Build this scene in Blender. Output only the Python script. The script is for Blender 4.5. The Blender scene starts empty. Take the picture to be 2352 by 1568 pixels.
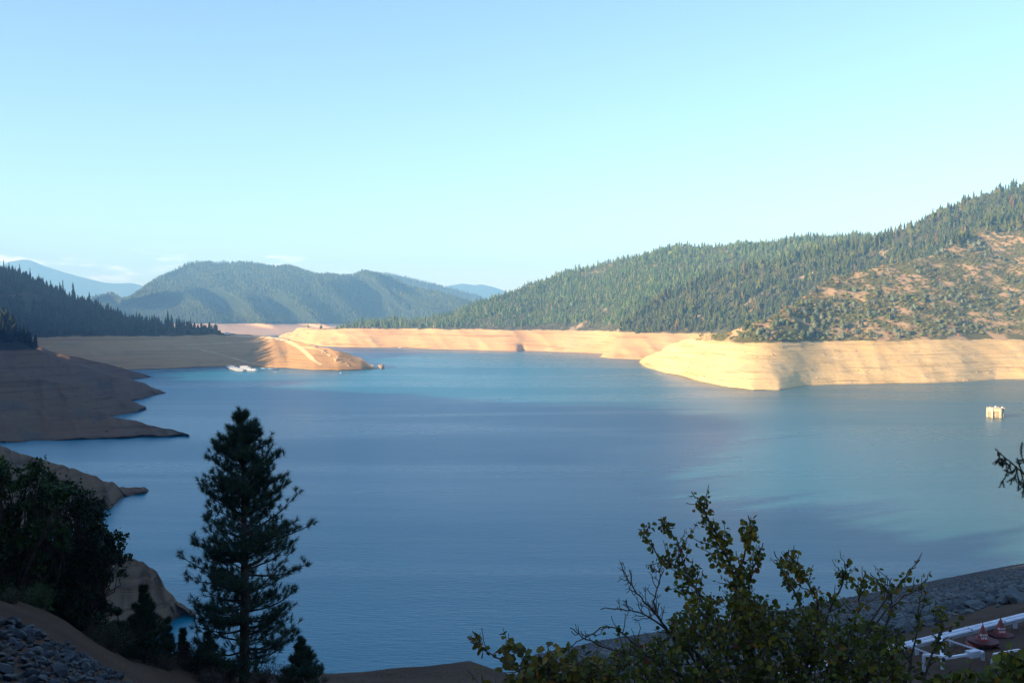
import bpy, bmesh, math, random
import numpy as np
from mathutils import Vector, Matrix
from mathutils.bvhtree import BVHTree

SC = bpy.context.scene
COL = SC.collection
rng = np.random.default_rng(7)
random.seed(7)

# ------------------------------------------------------------------ camera
W2, H2, F = 2352.0, 1568.0, 2200.0      # frame in photo pixels and focal length in the same pixels
CX, CY, HORIZON = 1176.0, 784.0, 727.0
CAMZ = 75.0                              # camera height above the lake surface (z = 0)
PITCH = math.atan((CY - HORIZON) / F)
cam = bpy.data.cameras.new('camera')
cam.sensor_width = 36.0
cam.lens = 36.0 * F / W2
cam.clip_start, cam.clip_end = 0.2, 40000
camo = bpy.data.objects.new('camera', cam)
camo.location = (0, 0, CAMZ)
camo.rotation_euler = (math.pi / 2 - PITCH, 0, 0)
COL.objects.link(camo)
SC.camera = camo

cp, sp = math.cos(PITCH), math.sin(PITCH)
def ray(x, y):
    u = (np.asarray(x, float) - CX) / F
    v = -(np.asarray(y, float) - CY) / F
    return u, cp + v * sp, -sp + v * cp          # x, y(forward), z
def at_dist(x, y, Y):
    dx, dy, dz = ray(x, y)
    s = Y / dy
    return np.stack(np.broadcast_arrays(dx * s, dy * s, CAMZ + dz * s), -1)
def at_height(x, y, z=0.0):
    dx, dy, dz = ray(x, y)
    s = (z - CAMZ) / dz
    return np.stack(np.broadcast_arrays(dx * s, dy * s, CAMZ + dz * s), -1)
def V(a): return Vector((float(a[0]), float(a[1]), float(a[2])))
def project(P):
    P = np.asarray(P, float)
    X, Y, Z = P[..., 0], P[..., 1], P[..., 2] - CAMZ
    f = Y * cp - Z * sp
    up = Y * sp + Z * cp
    return CX + F * X / f, CY - F * up / f

# ------------------------------------------------------------------ noise
def _h(i, j, s):
    n = (i.astype(np.int64) * 374761393 + j.astype(np.int64) * 668265263 + s * 974711) & 0xffffffff
    n = ((n ^ (n >> 13)) * 1274126177) & 0xffffffff
    return ((n ^ (n >> 16)) & 0xffff) / 65535.0
def vnoise(x, y, s=0):
    x = np.asarray(x, float); y = np.asarray(y, float)
    i, j = np.floor(x), np.floor(y)
    fx, fy = x - i, y - j
    fx = fx * fx * fx * (fx * (fx * 6 - 15) + 10); fy = fy * fy * fy * (fy * (fy * 6 - 15) + 10)
    a, b, c, d = _h(i, j, s), _h(i + 1, j, s), _h(i, j + 1, s), _h(i + 1, j + 1, s)
    return (a + (b - a) * fx) * (1 - fy) + (c + (d - c) * fx) * fy
def fbm(x, y, s=0, o=4):
    t, a, n = 0, 1.0, 0
    for k in range(o):
        t = t + a * (vnoise(x, y, s + k) * 2 - 1); n += a
        x, y, a = x * 2.03 + 11.3, y * 2.03 + 5.7, a * 0.5
    return t / n
def ridged(x, y, s=0, o=3):
    t, a, n = 0, 1.0, 0
    for k in range(o):
        t = t + a * (1 - np.abs(vnoise(x, y, s + k) * 2 - 1)); n += a
        x, y, a = x * 2.1 + 3.3, y * 2.1 + 1.7, a * 0.5
    return t / n
def sstep(a, b, x):
    t = np.clip((np.asarray(x, float) - a) / (b - a), 0, 1)
    return t * t * (3 - 2 * t)
def interp(poly, x):
    p = np.array(poly, float)
    return np.interp(x, p[:, 0], p[:, 1])

# ------------------------------------------------------------------ objects
def tag(o, label=None, cat=None, group=None, kind=None):
    if label: o['label'] = label
    if cat: o['category'] = cat
    if group: o['group'] = group
    if kind: o['kind'] = kind
    return o
def mesh_np(name, verts, faces, mat, attrs=None, smooth=False):
    """verts (N,3); faces (M,k) array or a list of such arrays."""
    me = bpy.data.meshes.new(name)
    fl = faces if isinstance(faces, list) else [faces]
    fl = [np.asarray(f, np.int32) for f in fl if len(f)]
    me.vertices.add(len(verts))
    me.vertices.foreach_set('co', np.asarray(verts, np.float32).ravel())
    nl = sum(f.size for f in fl); npoly = sum(len(f) for f in fl)
    me.loops.add(nl); me.polygons.add(npoly)
    me.loops.foreach_set('vertex_index', np.concatenate([f.ravel() for f in fl]))
    tot = np.concatenate([np.full(len(f), f.shape[1], np.int32) for f in fl])
    st = np.concatenate([[0], np.cumsum(tot)[:-1]]).astype(np.int32)
    me.polygons.foreach_set('loop_start', st)
    me.polygons.foreach_set('loop_total', tot)
    me.polygons.foreach_set('use_smooth', np.full(npoly, smooth))
    for k, a in (attrs or {}).items():
        a = np.asarray(a, np.float32)
        if a.ndim == 1:
            me.attributes.new(k, 'FLOAT', 'POINT').data.foreach_set('value', a)
        else:
            if a.shape[1] == 3: a = np.concatenate([a, np.ones((len(a), 1), np.float32)], 1)
            me.attributes.new(k, 'FLOAT_COLOR', 'POINT').data.foreach_set('color', a.ravel())
    me.update(calc_edges=True)
    me.validate()
    if mat: me.materials.append(mat)
    return me
def link(name, me, parent=None, loc=None):
    o = bpy.data.objects.new(name, me)
    COL.objects.link(o)
    if parent is not None: o.parent = parent
    if loc is not None: o.location = loc
    return o
def empty(name, loc, rz=0.0):
    o = bpy.data.objects.new(name, None)
    o.empty_display_size = 0.3
    COL.objects.link(o)
    o.location = V(loc); o.rotation_euler = (0, 0, rz)
    return o

class MB:
    """Collects boxes, tubes, lathes into one mesh."""
    def __init__(s): s.v, s.f3, s.f4, s.c = [], [], [], []; s.n = 0
    def add(s, v, f, col=None):
        v = np.asarray(v, float).reshape(-1, 3)
        f = np.asarray(f, int)
        (s.f3 if f.shape[1] == 3 else s.f4).append(f + s.n)
        s.v.append(v); s.n += len(v)
        if col is not None:
            c = np.asarray(col, float)
            s.c.append(np.tile(c, (len(v), 1)) if c.ndim == 1 else c)
    def box(s, c, size, rz=0.0, taper=1.0, M=None):
        x, y, z = np.array(size) / 2
        p = np.array([[-x, -y, -z], [x, -y, -z], [x, y, -z], [-x, y, -z],
                      [-x * taper, -y * taper, z], [x * taper, -y * taper, z], [x * taper, y * taper, z], [-x * taper, y * taper, z]])
        if M is not None: p = p @ np.array(M).T
        if rz:
            a, b = math.cos(rz), math.sin(rz)
            p = p @ np.array([[a, -b, 0], [b, a, 0], [0, 0, 1]]).T
        s.add(p + np.array(c), [[0, 3, 2, 1], [4, 5, 6, 7], [0, 1, 5, 4], [1, 2, 6, 5], [2, 3, 7, 6], [3, 0, 4, 7]])
    def beam(s, a, b, w, h):
        """Rectangular bar from a to b."""
        a, b = np.array(a, float), np.array(b, float)
        d = b - a; L = np.linalg.norm(d); d /= L
        up = np.array([0, 0, 1.0]) if abs(d[2]) < 0.95 else np.array([1.0, 0, 0])
        sx = np.cross(d, up); sx /= np.linalg.norm(sx); u = np.cross(sx, d)
        s.box((a + b) / 2, (L, w, h), M=np.stack([d, sx, u], 1))
    def tube(s, pts, rad, k=6, col=None, cap=True):
        pts = np.asarray(pts, float); n = len(pts)
        rad = np.broadcast_to(np.asarray(rad, float), (n,))
        t = np.gradient(pts, axis=0); t /= np.linalg.norm(t, axis=1, keepdims=True) + 1e-9
        ref = np.array([0.31, 0.87, 0.2]) if abs(t[:, 2]).mean() > 0.7 else np.array([0.05, 0.1, 1.0])
        a = np.cross(t, ref); a /= np.linalg.norm(a, axis=1, keepdims=True) + 1e-9
        b = np.cross(t, a)
        an = np.arange(k) * 2 * math.pi / k
        v = pts[:, None] + rad[:, None, None] * (np.cos(an)[None, :, None] * a[:, None] + np.sin(an)[None, :, None] * b[:, None])
        i = np.arange(n - 1)[:, None] * k; j = np.arange(k)[None]; j2 = (j + 1) % k
        f = np.stack([i + j, i + j2, i + k + j2, i + k + j], -1).reshape(-1, 4)
        s.add(v, f, col)
    def lathe(s, c, prof, k=16):
        prof = np.array(prof, float); n = len(prof)
        an = np.arange(k) * 2 * math.pi / k
        v = np.stack([prof[:, 0][:, None] * np.cos(an), prof[:, 0][:, None] * np.sin(an), np.repeat(prof[:, 1][:, None], k, 1)], -1) + np.array(c)
        i = np.arange(n - 1)[:, None] * k; j = np.arange(k)[None]; j2 = (j + 1) % k
        s.add(v, np.stack([i + j, i + j2, i + k + j2, i + k + j], -1).reshape(-1, 4))
    def mesh(s, name, mat, smooth=False):
        fs = [np.concatenate(x) for x in (s.f3, s.f4) if x]
        at = {'tint': np.concatenate(s.c)} if s.c else None
        return mesh_np(name, np.concatenate(s.v), fs, mat, at, smooth)
    def build(s, name, mat, parent=None, smooth=False, local=False):
        """local: coordinates are already local to the parent; else the parent's location is taken off."""
        me = s.mesh(name, mat, smooth)
        o = link(name, me, parent)
        if parent is not None and not local:
            m = Matrix.Rotation(-parent.rotation_euler.z, 4, 'Z') @ Matrix.Translation(-Vector(parent.location))
            me.transform(m)
        return o

# ------------------------------------------------------------------ materials
def new_mat(name):
    m = bpy.data.materials.new(name); m.use_nodes = True
    nt = m.node_tree; nt.nodes.clear()
    out = nt.nodes.new('ShaderNodeOutputMaterial')
    return m, nt, out
class N:
    """tiny node helper"""
    def __init__(s, nt): s.nt = nt
    def n(s, t, **k):
        o = s.nt.nodes.new(t)
        ins = k.pop('ins', {})
        for a, b in k.items(): setattr(o, a, b)
        for a, b in ins.items():
            if hasattr(b, 'is_output'): s.nt.links.new(b, o.inputs[a])
            else: o.inputs[a].default_value = b
        return o
    def math(s, op, a, b=0.0, c=None, clamp=False):
        o = s.n('ShaderNodeMath', operation=op, use_clamp=clamp)
        for i, v in enumerate((a, b) if c is None else (a, b, c)):
            if hasattr(v, 'is_output'): s.nt.links.new(v, o.inputs[i])
            else: o.inputs[i].default_value = v
        return o.outputs[0]
    def maprange(s, v, a, b, c=0.0, d=1.0, smooth=True):
        o = s.n('ShaderNodeMapRange', interpolation_type='SMOOTHSTEP' if smooth else 'LINEAR')
        s.nt.links.new(v, o.inputs[0])
        for i, q in zip((1, 2, 3, 4), (a, b, c, d)): o.inputs[i].default_value = q
        return o.outputs[0]
    def mix(s, f, a, b, blend='MIX'):
        o = s.n('ShaderNodeMix', data_type='RGBA', blend_type=blend)
        for i, v in ((0, f), (6, a), (7, b)):
            if hasattr(v, 'is_output'): s.nt.links.new(v, o.inputs[i])
            else: o.inputs[i].default_value = v if i == 0 else (tuple(v) + (1,))[:4]
        return o.outputs[2]
    def noise(s, vec, scale, detail=3.0, rough=0.5, dist=0.0):
        o = s.n('ShaderNodeTexNoise', ins={'Scale': scale, 'Detail': detail, 'Roughness': rough, 'Distortion': dist})
        s.nt.links.new(vec, o.inputs['Vector'])
        return o.outputs['Fac']
    def scaled(s, vec, sc, rot=(0, 0, 0)):
        o = s.n('ShaderNodeMapping')
        s.nt.links.new(vec, o.inputs[0]); o.inputs['Scale'].default_value = sc; o.inputs['Rotation'].default_value = rot
        return o.outputs[0]
    def principled(s, out, color, rough=0.8, spec=0.3, normal=None, metal=0.0):
        p = s.n('ShaderNodeBsdfPrincipled')
        for nm, v in (('Base Color', color), ('Roughness', rough), ('Specular IOR Level', spec), ('Metallic', metal)):
            if hasattr(v, 'is_output'): s.nt.links.new(v, p.inputs[nm])
            else: p.inputs[nm].default_value = (tuple(v) + (1,))[:4] if nm == 'Base Color' else v
        if normal is not None: s.nt.links.new(normal, p.inputs['Normal'])
        s.nt.links.new(p.outputs[0], out.inputs[0])
        return p
    def bump(s, h, strength=0.5, dist=1.0, normal=None):
        o = s.n('ShaderNodeBump', ins={'Strength': strength, 'Distance': dist, 'Height': h})
        if normal is not None: s.nt.links.new(normal, o.inputs['Normal'])
        return o.outputs[0]

def plain(name, col, rough=0.6, spec=0.3, var=0.15, scale=3.0, metal=0.0):
    """One-colour thing with a little wear in it."""
    m, nt, out = new_mat(name); k = N(nt)
    tc = k.n('ShaderNodeTexCoord').outputs['Object']
    f = k.noise(tc, scale, 5, 0.6)
    dark = tuple(c * (1 - var * 2) for c in col); lite = tuple(min(1, c * (1 + var)) for c in col)
    k.principled(out, k.mix(k.maprange(f, 0.3, 0.7), dark, lite), rough, spec, metal=metal)
    return m

def foliage_mat(name, rough=0.65, trans=0.15, bright=1.0, shape=0.0):
    """Leaf colour from the per-leaf 'tint' attribute, a little translucency."""
    m, nt, out = new_mat(name); k = N(nt)
    at = k.n('ShaderNodeAttribute', attribute_name='tint')
    col = at.outputs['Color']
    info = k.n('ShaderNodeObjectInfo')
    v = k.maprange(info.outputs['Random'], 0, 1, 0.75 * bright, 1.3 * bright, False)
    hsv = k.n('ShaderNodeHueSaturation', ins={'Color': col, 'Value': v, 'Hue': k.maprange(info.outputs['Random'], 0, 1, 0.485, 0.51, False)})
    p = k.n('ShaderNodeBsdfPrincipled', ins={'Base Color': hsv.outputs[0], 'Roughness': rough, 'Specular IOR Level': 0.2})
    t = k.n('ShaderNodeBsdfTranslucent', ins={'Color': hsv.outputs[0]})
    ms = k.n('ShaderNodeMixShader', ins={0: trans, 1: p.outputs[0], 2: t.outputs[0]})
    nt.links.new(ms.outputs[0], out.inputs[0])
    return m

def terrain_mat(name, ringA, ringB, ringC, soilA, soilB, top=45.0, strata=0.55, grain=1.0, patch=(0.55, 0.7), con=1.0):
    """Bare drawdown band with old water lines below `top`, forest floor above."""
    m, nt, out = new_mat(name); k = N(nt)
    pos = k.n('ShaderNodeNewGeometry').outputs['Position']
    z = k.n('ShaderNodeSeparateXYZ', ins={0: pos}).outputs[2]
    big = k.noise(pos, 0.006, 4, 0.55)
    mid = k.noise(pos, 0.03 * grain, 5, 0.6)
    fine = k.noise(pos, 0.25 * grain, 6, 0.65)
    lines = k.noise(k.scaled(pos, (0.006, 0.006, strata)), 1.0, 4, 0.75)
    lines2 = k.noise(k.scaled(pos, (0.02, 0.02, strata * 2.7)), 1.0, 3, 0.6)
    ring = k.mix(k.maprange(big, 0.35, 0.68), ringA, ringB)
    ring = k.mix(k.math('MULTIPLY', k.maprange(mid, 0.52, 0.72), 0.75), ring, ringC)
    ring = k.mix(k.math('MULTIPLY', k.maprange(lines, 0.5, 0.66), 0.45 * con), ring, tuple(c * 0.55 for c in ringB))
    ring = k.mix(k.math('MULTIPLY', k.maprange(lines2, 0.55, 0.75), 0.35), ring, tuple(min(1, c * 1.3) for c in ringA))
    ring = k.mix(k.math('MULTIPLY', k.maprange(fine, 0.56, 0.78), min(1.0, 0.45 * con)), ring, tuple(c * 0.5 for c in ringC))
    wet = k.maprange(k.math('ADD', z, k.math('MULTIPLY', fine, 1.2)), 0.9, 2.0, 1.0, 0.0)
    ring = k.mix(k.math('MULTIPLY', wet, 0.55), ring, tuple(c * 0.45 for c in ringB))
    soil = k.mix(k.maprange(mid, 0.4, 0.65), soilA, tuple(c * 0.7 for c in soilA))
    soil = k.mix(k.maprange(k.noise(pos, 0.022, 5, 0.6, 0.6), *patch), soil, soilB)
    edge = k.maprange(k.math('ADD', z, k.math('MULTIPLY', k.math('SUBTRACT', mid, 0.5), 9.0)), top - 0.8, top + 0.8)
    col = k.mix(edge, ring, soil)
    h = k.math('ADD', k.math('MULTIPLY', fine, 1.0), k.math('ADD', k.math('MULTIPLY', mid, 2.5), k.math('ADD', k.math('MULTIPLY', lines2, 0.8), k.math('MULTIPLY', lines, 2.2 * con))))
    k.principled(out, col, 0.92, 0.1, k.bump(h, 0.5, 1.2 / grain))
    return m

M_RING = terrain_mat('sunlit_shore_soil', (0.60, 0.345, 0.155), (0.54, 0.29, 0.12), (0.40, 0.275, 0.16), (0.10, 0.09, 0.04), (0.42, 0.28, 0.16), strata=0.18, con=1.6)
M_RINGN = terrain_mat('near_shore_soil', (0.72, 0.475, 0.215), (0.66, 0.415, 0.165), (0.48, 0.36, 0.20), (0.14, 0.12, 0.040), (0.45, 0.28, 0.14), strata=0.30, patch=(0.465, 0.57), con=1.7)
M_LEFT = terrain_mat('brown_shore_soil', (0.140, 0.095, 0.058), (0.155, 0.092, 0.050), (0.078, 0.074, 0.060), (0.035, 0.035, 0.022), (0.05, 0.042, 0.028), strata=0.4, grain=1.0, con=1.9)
M_SPIT = terrain_mat('orange_spit_soil', (0.44, 0.255, 0.115), (0.39, 0.22, 0.095), (0.27, 0.20, 0.12), (0.06, 0.05, 0.028), (0.16, 0.10, 0.055), grain=1.2, con=1.3)
M_FAR = terrain_mat('far_hill_soil', (0.55, 0.34, 0.20), (0.50, 0.30, 0.18), (0.40, 0.28, 0.2), (0.030, 0.042, 0.018), (0.06, 0.055, 0.028))
M_NEAR = terrain_mat('foreground_soil', (0.075, 0.042, 0.026), (0.062, 0.034, 0.022), (0.05, 0.036, 0.027), (0.075, 0.042, 0.026), (0.055, 0.034, 0.022), top=-50, grain=8.0)
M_ROAD = plain('pale_dirt_track', (0.60, 0.41, 0.23), 0.95, 0.1, 0.1, 0.1)
M_CONIFER = foliage_mat('conifer_needles', 0.7, 0.1)
M_SHRUBFAR = foliage_mat('chaparral_leaves', 0.75, 0.1)
M_NEEDLE = foliage_mat('near_pine_needles', 0.6, 0.15)
M_LEAF = foliage_mat('broad_leaves', 0.55, 0.3)
M_BARK = plain('dark_bark', (0.05, 0.035, 0.027), 0.9, 0.15, 0.25, 6.0)
M_TWIG = plain('grey_brown_twig_bark', (0.075, 0.06, 0.05), 0.85, 0.15, 0.25, 20.0)
# ------------------------------------------------------------------ terrain lofts
LOFTS = {}
class Loft:
    """A hill built column by column: each column runs away from the viewer through layers
    (shoreline, top of the bare band, crest, far side)."""
    def __init__(s, name, mat, x0, x1, step, layers, ns, amp=(0, 0), wl=200.0, seed=1, gully=None, floor=-8.0, label=None, rag=0.5):
        xs = np.arange(x0, x1 + 0.1, step)
        L = []
        for l in layers:
            k = l[0]
            if k == 'w': P = at_height(xs, interp(l[1], xs), 0.0)
            elif k == 'z': P = at_height(xs, interp(l[1], xs), l[2])
            elif k == 's':
                t = interp(l[2], xs) if isinstance(l[2], (list, tuple)) else np.full(len(xs), l[2])
                y = interp(l[1], xs)
                dx, dy, dz = ray(xs, y); m = dz / dy
                Yp, zp = L[-1][:, 1], L[-1][:, 2]
                Y = (zp - t * Yp - CAMZ) / np.minimum(m - t, -1e-3)
                sm = l[3] if len(l) > 3 else 0
                if sm:
                    kk = np.hanning(2 * sm + 3)[1:-1]; kk /= kk.sum()
                    Y = np.convolve(np.pad(Y, sm, 'edge'), kk, 'valid')
                Y = np.maximum(Y, Yp + 0.5)
                P = at_dist(xs, y, Y)
            elif k == 'm':                              # part way up the bare slope, small coves smoothed out
                yw = interp(l[1], xs); sm = l[5]; kk = np.hanning(2 * sm + 3)[1:-1]; kk /= kk.sum()
                yw = np.convolve(np.pad(yw, sm, 'edge'), kk, 'valid')
                a = at_height(xs, yw, 0.0); y = yw * (1 - l[3]) + interp(l[2], xs) * l[3]
                dx, dy, dz = ray(xs, y); m = dz / dy
                Y = np.maximum((0 - l[4] * a[:, 1] - CAMZ) / (m - l[4]), L[-1][:, 1] + 0.5)
                P = at_dist(xs, y, Y)
            elif k == 'y':
                Yv = interp(l[2], xs) if isinstance(l[2], (list, tuple)) else np.full(len(xs), float(l[2]))
                P = at_dist(xs, interp(l[1], xs), Yv)
            elif k == 'rel':
                q = L[-1]; r = np.hypot(q[:, 0], q[:, 1])
                P = q.copy(); P[:, :2] *= ((r + l[1]) / r)[:, None]
                P[:, 2] = np.maximum(q[:, 2] + l[2], floor)
            elif k == 'fn': P = l[1](xs, L)
            L.append(P)
        rows, lay, at, i0 = [], [], [], 0
        for l in layers:
            at.append(i0 - 0.6 if l[0] == 'm' else i0); i0 += l[0] != 'm'
        for i in range(len(L) - 1):
            for j in range(ns[i]):
                t = j / ns[i]
                rows.append(L[i] * (1 - t) + L[i + 1] * t); lay.append(at[i] * (1 - t) + at[i + 1] * t)
        rows.append(L[-1]); lay.append(at[-1])
        P = np.array(rows); s.lay = np.array(lay)
        wob = amp[0] * np.clip(s.lay, 0, 1)[:, None] + (amp[1] - amp[0]) * np.clip(s.lay - 2, 0, 1)[:, None]
        if gully:                                      # side valleys running down the slope
            A, lam, shear, sd = gully
            v = np.clip(s.lay - 0.6, 0, None)[:, None]
            g = ridged(xs[None] / lam + shear * v, 0.35 * v + 0.0 * xs[None], sd, 2) - 0.6
            prof = sstep(0.4, 1.6, s.lay)[:, None] * (1 - 0.7 * sstep(2.5, 3.0, s.lay)[:, None])
            r = np.hypot(P[..., 0], P[..., 1])
            off = -A * g * prof
            P[..., :2] *= ((r + off) / r)[..., None]
        nz = fbm(P[..., 0] / wl, P[..., 1] / wl, seed, 5) + 0.6 * (ridged(P[..., 0] / wl * 1.7, P[..., 1] / wl * 1.7, seed + 9) - 0.6)
        P[..., 2] += wob * nz
        small = fbm(P[..., 0] / 14, P[..., 1] / 14, seed + 3, 3)
        P[..., 2] += min(amp[0], 1.0) * rag * small * np.clip(s.lay, 0, 1)[:, None]
        P[..., 2] = np.maximum(P[..., 2], floor)
        s.P, s.xs, s.name = P, xs, name
        R, Cn = P.shape[:2]
        i = np.arange(R - 1)[:, None] * Cn; j = np.arange(Cn - 1)[None]
        s.quads = np.stack([i + j, i + j + 1, i + Cn + j + 1, i + Cn + j], -1).reshape(-1, 4)
        me = mesh_np(name, P.reshape(-1, 3), s.quads, mat, None, True)
        s.obj = link(name, me)
        tag(s.obj, label, None, None, 'structure')
        s.bvh = BVHTree.FromPolygons([tuple(p) for p in P.reshape(-1, 3).tolist()], s.quads.tolist())
    def sample(s, n, l0, l1, mask=None):
        """n random points spread evenly over the ground between two layers."""
        P = s.P; rsel = np.where((s.lay >= l0) & (s.lay < l1))[0]
        rsel = rsel[rsel < P.shape[0] - 1]
        a = P[rsel][:, :-1]; b = P[rsel][:, 1:]; c = P[rsel + 1][:, :-1]
        ar = np.linalg.norm(np.cross(b - a, c - a), axis=-1).ravel()
        idx = rng.choice(len(ar), n, p=ar / ar.sum())
        ri = rsel[idx // (P.shape[1] - 1)]; ci = idx % (P.shape[1] - 1)
        u, v = rng.random(n)[:, None], rng.random(n)[:, None]
        q = (P[ri, ci] * (1 - u) + P[ri, ci + 1] * u) * (1 - v) + (P[ri + 1, ci] * (1 - u) + P[ri + 1, ci + 1] * u) * v
        if mask is not None:
            x, y = project(q); q = q[mask(x, y, q) > rng.random(n)]
        return q
    def hit(s, x, y):
        dx, dy, dz = ray(x, y)
        h = s.bvh.ray_cast(Vector((0, 0, CAMZ)), Vector((dx, dy, dz)).normalized())
        return h[0]
    def drop(s, X, Y):
        h = s.bvh.ray_cast(Vector((X, Y, 3000)), Vector((0, 0, -1)))
        return h[0]

def hit_any(names, x, y):
    best = None
    for n in names:
        h = LOFTS[n].hit(x, y)
        if h is not None and (best is None or h.y < best.y): best = h
    return best

def up(poly, d): return [(x, y + d) for x, y in poly]

# far mountains, pale with distance
LOFTS['A'] = Loft('mountain', M_FAR, -400, 620, 6, [
    ('y', [(-400, 728), (700, 728)], 11500),
    ('y', [(-400, 690), (0, 680), (330, 705), (700, 724)], 12300),
    ('y', [(-400, 690), (-100, 640), (0, 611), (25, 601), (45, 598), (60, 597), (75, 600), (100, 611), (150, 627), (200, 640), (240, 650), (270, 652), (300, 650), (330, 657), (360, 676), (420, 700), (500, 718), (620, 726)], 13000),
    ('rel', 600, -200)], [6, 10, 4], (0, 25), 900, 3, (300, 90, 0.5, 4))
LOFTS['A2'] = Loft('mountain', M_FAR, 960, 1300, 6, [
    ('y', [(900, 728), (1400, 728)], 11300),
    ('y', [(960, 700), (1000, 672), (1030, 656), (1065, 651), (1090, 655), (1105, 653), (1130, 658), (1160, 668), (1200, 690), (1300, 715)], 12600),
    ('rel', 500, -150)], [10, 4], (0, 10), 900, 5)

# blue forested hill across the far arm of the lake
SKY_B = [(-100, 720), (150, 700), (200, 684), (225, 673), (250, 667), (262, 671), (275, 681), (290, 678), (320, 666), (345, 652), (380, 634), (430, 612), (455, 604), (480, 601), (530, 599), (580, 602), (640, 606), (680, 608), (700, 616), (735, 629), (760, 628), (790, 625), (840, 621), (870, 627), (900, 640), (960, 657), (1020, 672), (1060, 681), (1090, 690), (1150, 712), (1250, 730)]
LOFTS['B'] = Loft('hill', M_FAR, -60, 1250, 4, [
    ('w', [(-60, 772), (1250, 768)]),
    ('s', [(-60, 742.5), (490, 742.5), (760, 742.5), (1250, 741)], 0.22),
    ('s', up([(x, y * 0.55 + 742 * 0.45) for x, y in SKY_B], 4), 0.30),
    ('s', up(SKY_B, 6), 0.36),
    ('rel', 300, -60), ('rel', 900, -250)], [8, 22, 22, 3, 3], (3, 42), 420, 11, (620, 140, 0.55, 21))
LOFTS['B2'] = Loft('hill', M_FAR, 780, 1260, 5, [
    ('y', [(700, 729), (1300, 729)], 5900),
    ('y', up([(780, 650), (840, 640), (885, 626), (905, 629), (940, 637), (1000, 651), (1060, 667), (1090, 674), (1130, 690), (1260, 722)], 3), 6700),
    ('rel', 500, -120)], [14, 4], (0, 22), 400, 15, (120, 60, 0.4, 9))

# middle hill with pine forest, sunlit band below
LOFTS['C'] = Loft('hill', M_RING, 640, 2700, 4, [
    ('fn', lambda xs, L: at_height(xs, interp([(640, 776), (651, 777), (681, 787), (800, 799), (1000, 804), (2700, 864)], xs) + 4, -6.0)),
    ('w', [(640, 774.5), (651, 776), (664, 779), (681, 785), (700, 789), (740, 795), (800, 797), (870, 798), (940, 799), (1000, 802), (1100, 804), (1150, 806), (1187, 807), (1200, 805.5), (1230, 806.3), (1280, 808), (1330, 810), (1385, 813), (1410, 816), (1470, 822), (1600, 828), (2700, 860)]),
    ('m', [(640, 774.5), (651, 776), (664, 779), (681, 785), (700, 789), (740, 795), (800, 797), (870, 798), (940, 799), (1000, 802), (1100, 804), (1150, 806), (1187, 807), (1200, 805.5), (1230, 806.3), (1280, 808), (1330, 810), (1385, 813), (1410, 816), (1470, 822), (1600, 828), (2700, 860)], [(640, 774.2), (651, 775), (670, 766), (690, 759.5), (710, 757), (760, 755), (900, 756), (1060, 756.5), (1185, 758.5), (1300, 757), (1400, 757), (1480, 759), (1560, 762), (1620, 764), (2700, 775)], 0.4, 0.42, 10),
    ('s', [(640, 774.2), (651, 775), (670, 766), (690, 759.5), (710, 757), (760, 755), (900, 756), (1060, 756.5), (1185, 758.5), (1300, 757), (1400, 757), (1480, 759), (1560, 762), (1620, 764), (2700, 775)], 0.42, 12),
    ('s', [(640, 774), (690, 758), (750, 752), (790, 749), (820, 745), (860, 742), (950, 738), (1010, 730), (1050, 719), (1090, 704), (1150, 685), (1240, 648), (1300, 629), (1400, 604), (1470, 589), (1520, 573), (1570, 562), (1620, 563), (1700, 564), (1780, 560), (1850, 556), (1920, 553), (2000, 551), (2200, 555), (2700, 600)], 0.30, 20),
    ('rel', 250, -50), ('rel', 900, -220)], [2, 8, 12, 46, 3, 3], (2.0, 15), 260, 31, (24, 66, 0.6, 33))

# right-hand hill: dense forest slope behind, chaparral spur in front
LOFTS['D'] = Loft('hill', M_RING, 1376, 2900, 4, [
    ('fn', lambda xs, L: at_height(xs, interp([(1376, 823), (1470, 829), (2900, 872)], xs), -6.0)),
    ('w', [(1376, 819.5), (1392, 821.5), (1410, 823), (1470, 825), (1600, 828), (2900, 868)]),
    ('s', [(1376, 818.5), (1400, 806), (1420, 797), (1470, 776), (1520, 763), (1600, 766), (2900, 772)], 0.42),
    ('s', [(1376, 818), (1403, 776), (1430, 745), (1465, 722), (1521, 688), (1580, 665), (1633, 647), (1700, 628), (1787, 604), (1870, 584), (1960, 566), (2010, 560), (2044, 541), (2080, 525), (2114, 514), (2142, 496), (2206, 466), (2254, 446), (2300, 437), (2352, 427), (2500, 402), (2900, 380)], [(1376, 0.4), (2000, 0.5), (2352, 0.6), (2900, 0.6)], 20),
    ('rel', 200, -40), ('rel', 700, -220)], [2, 14, 50, 3, 3], (2.0, 12), 190, 41, (20, 80, 0.5, 43))
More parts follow.
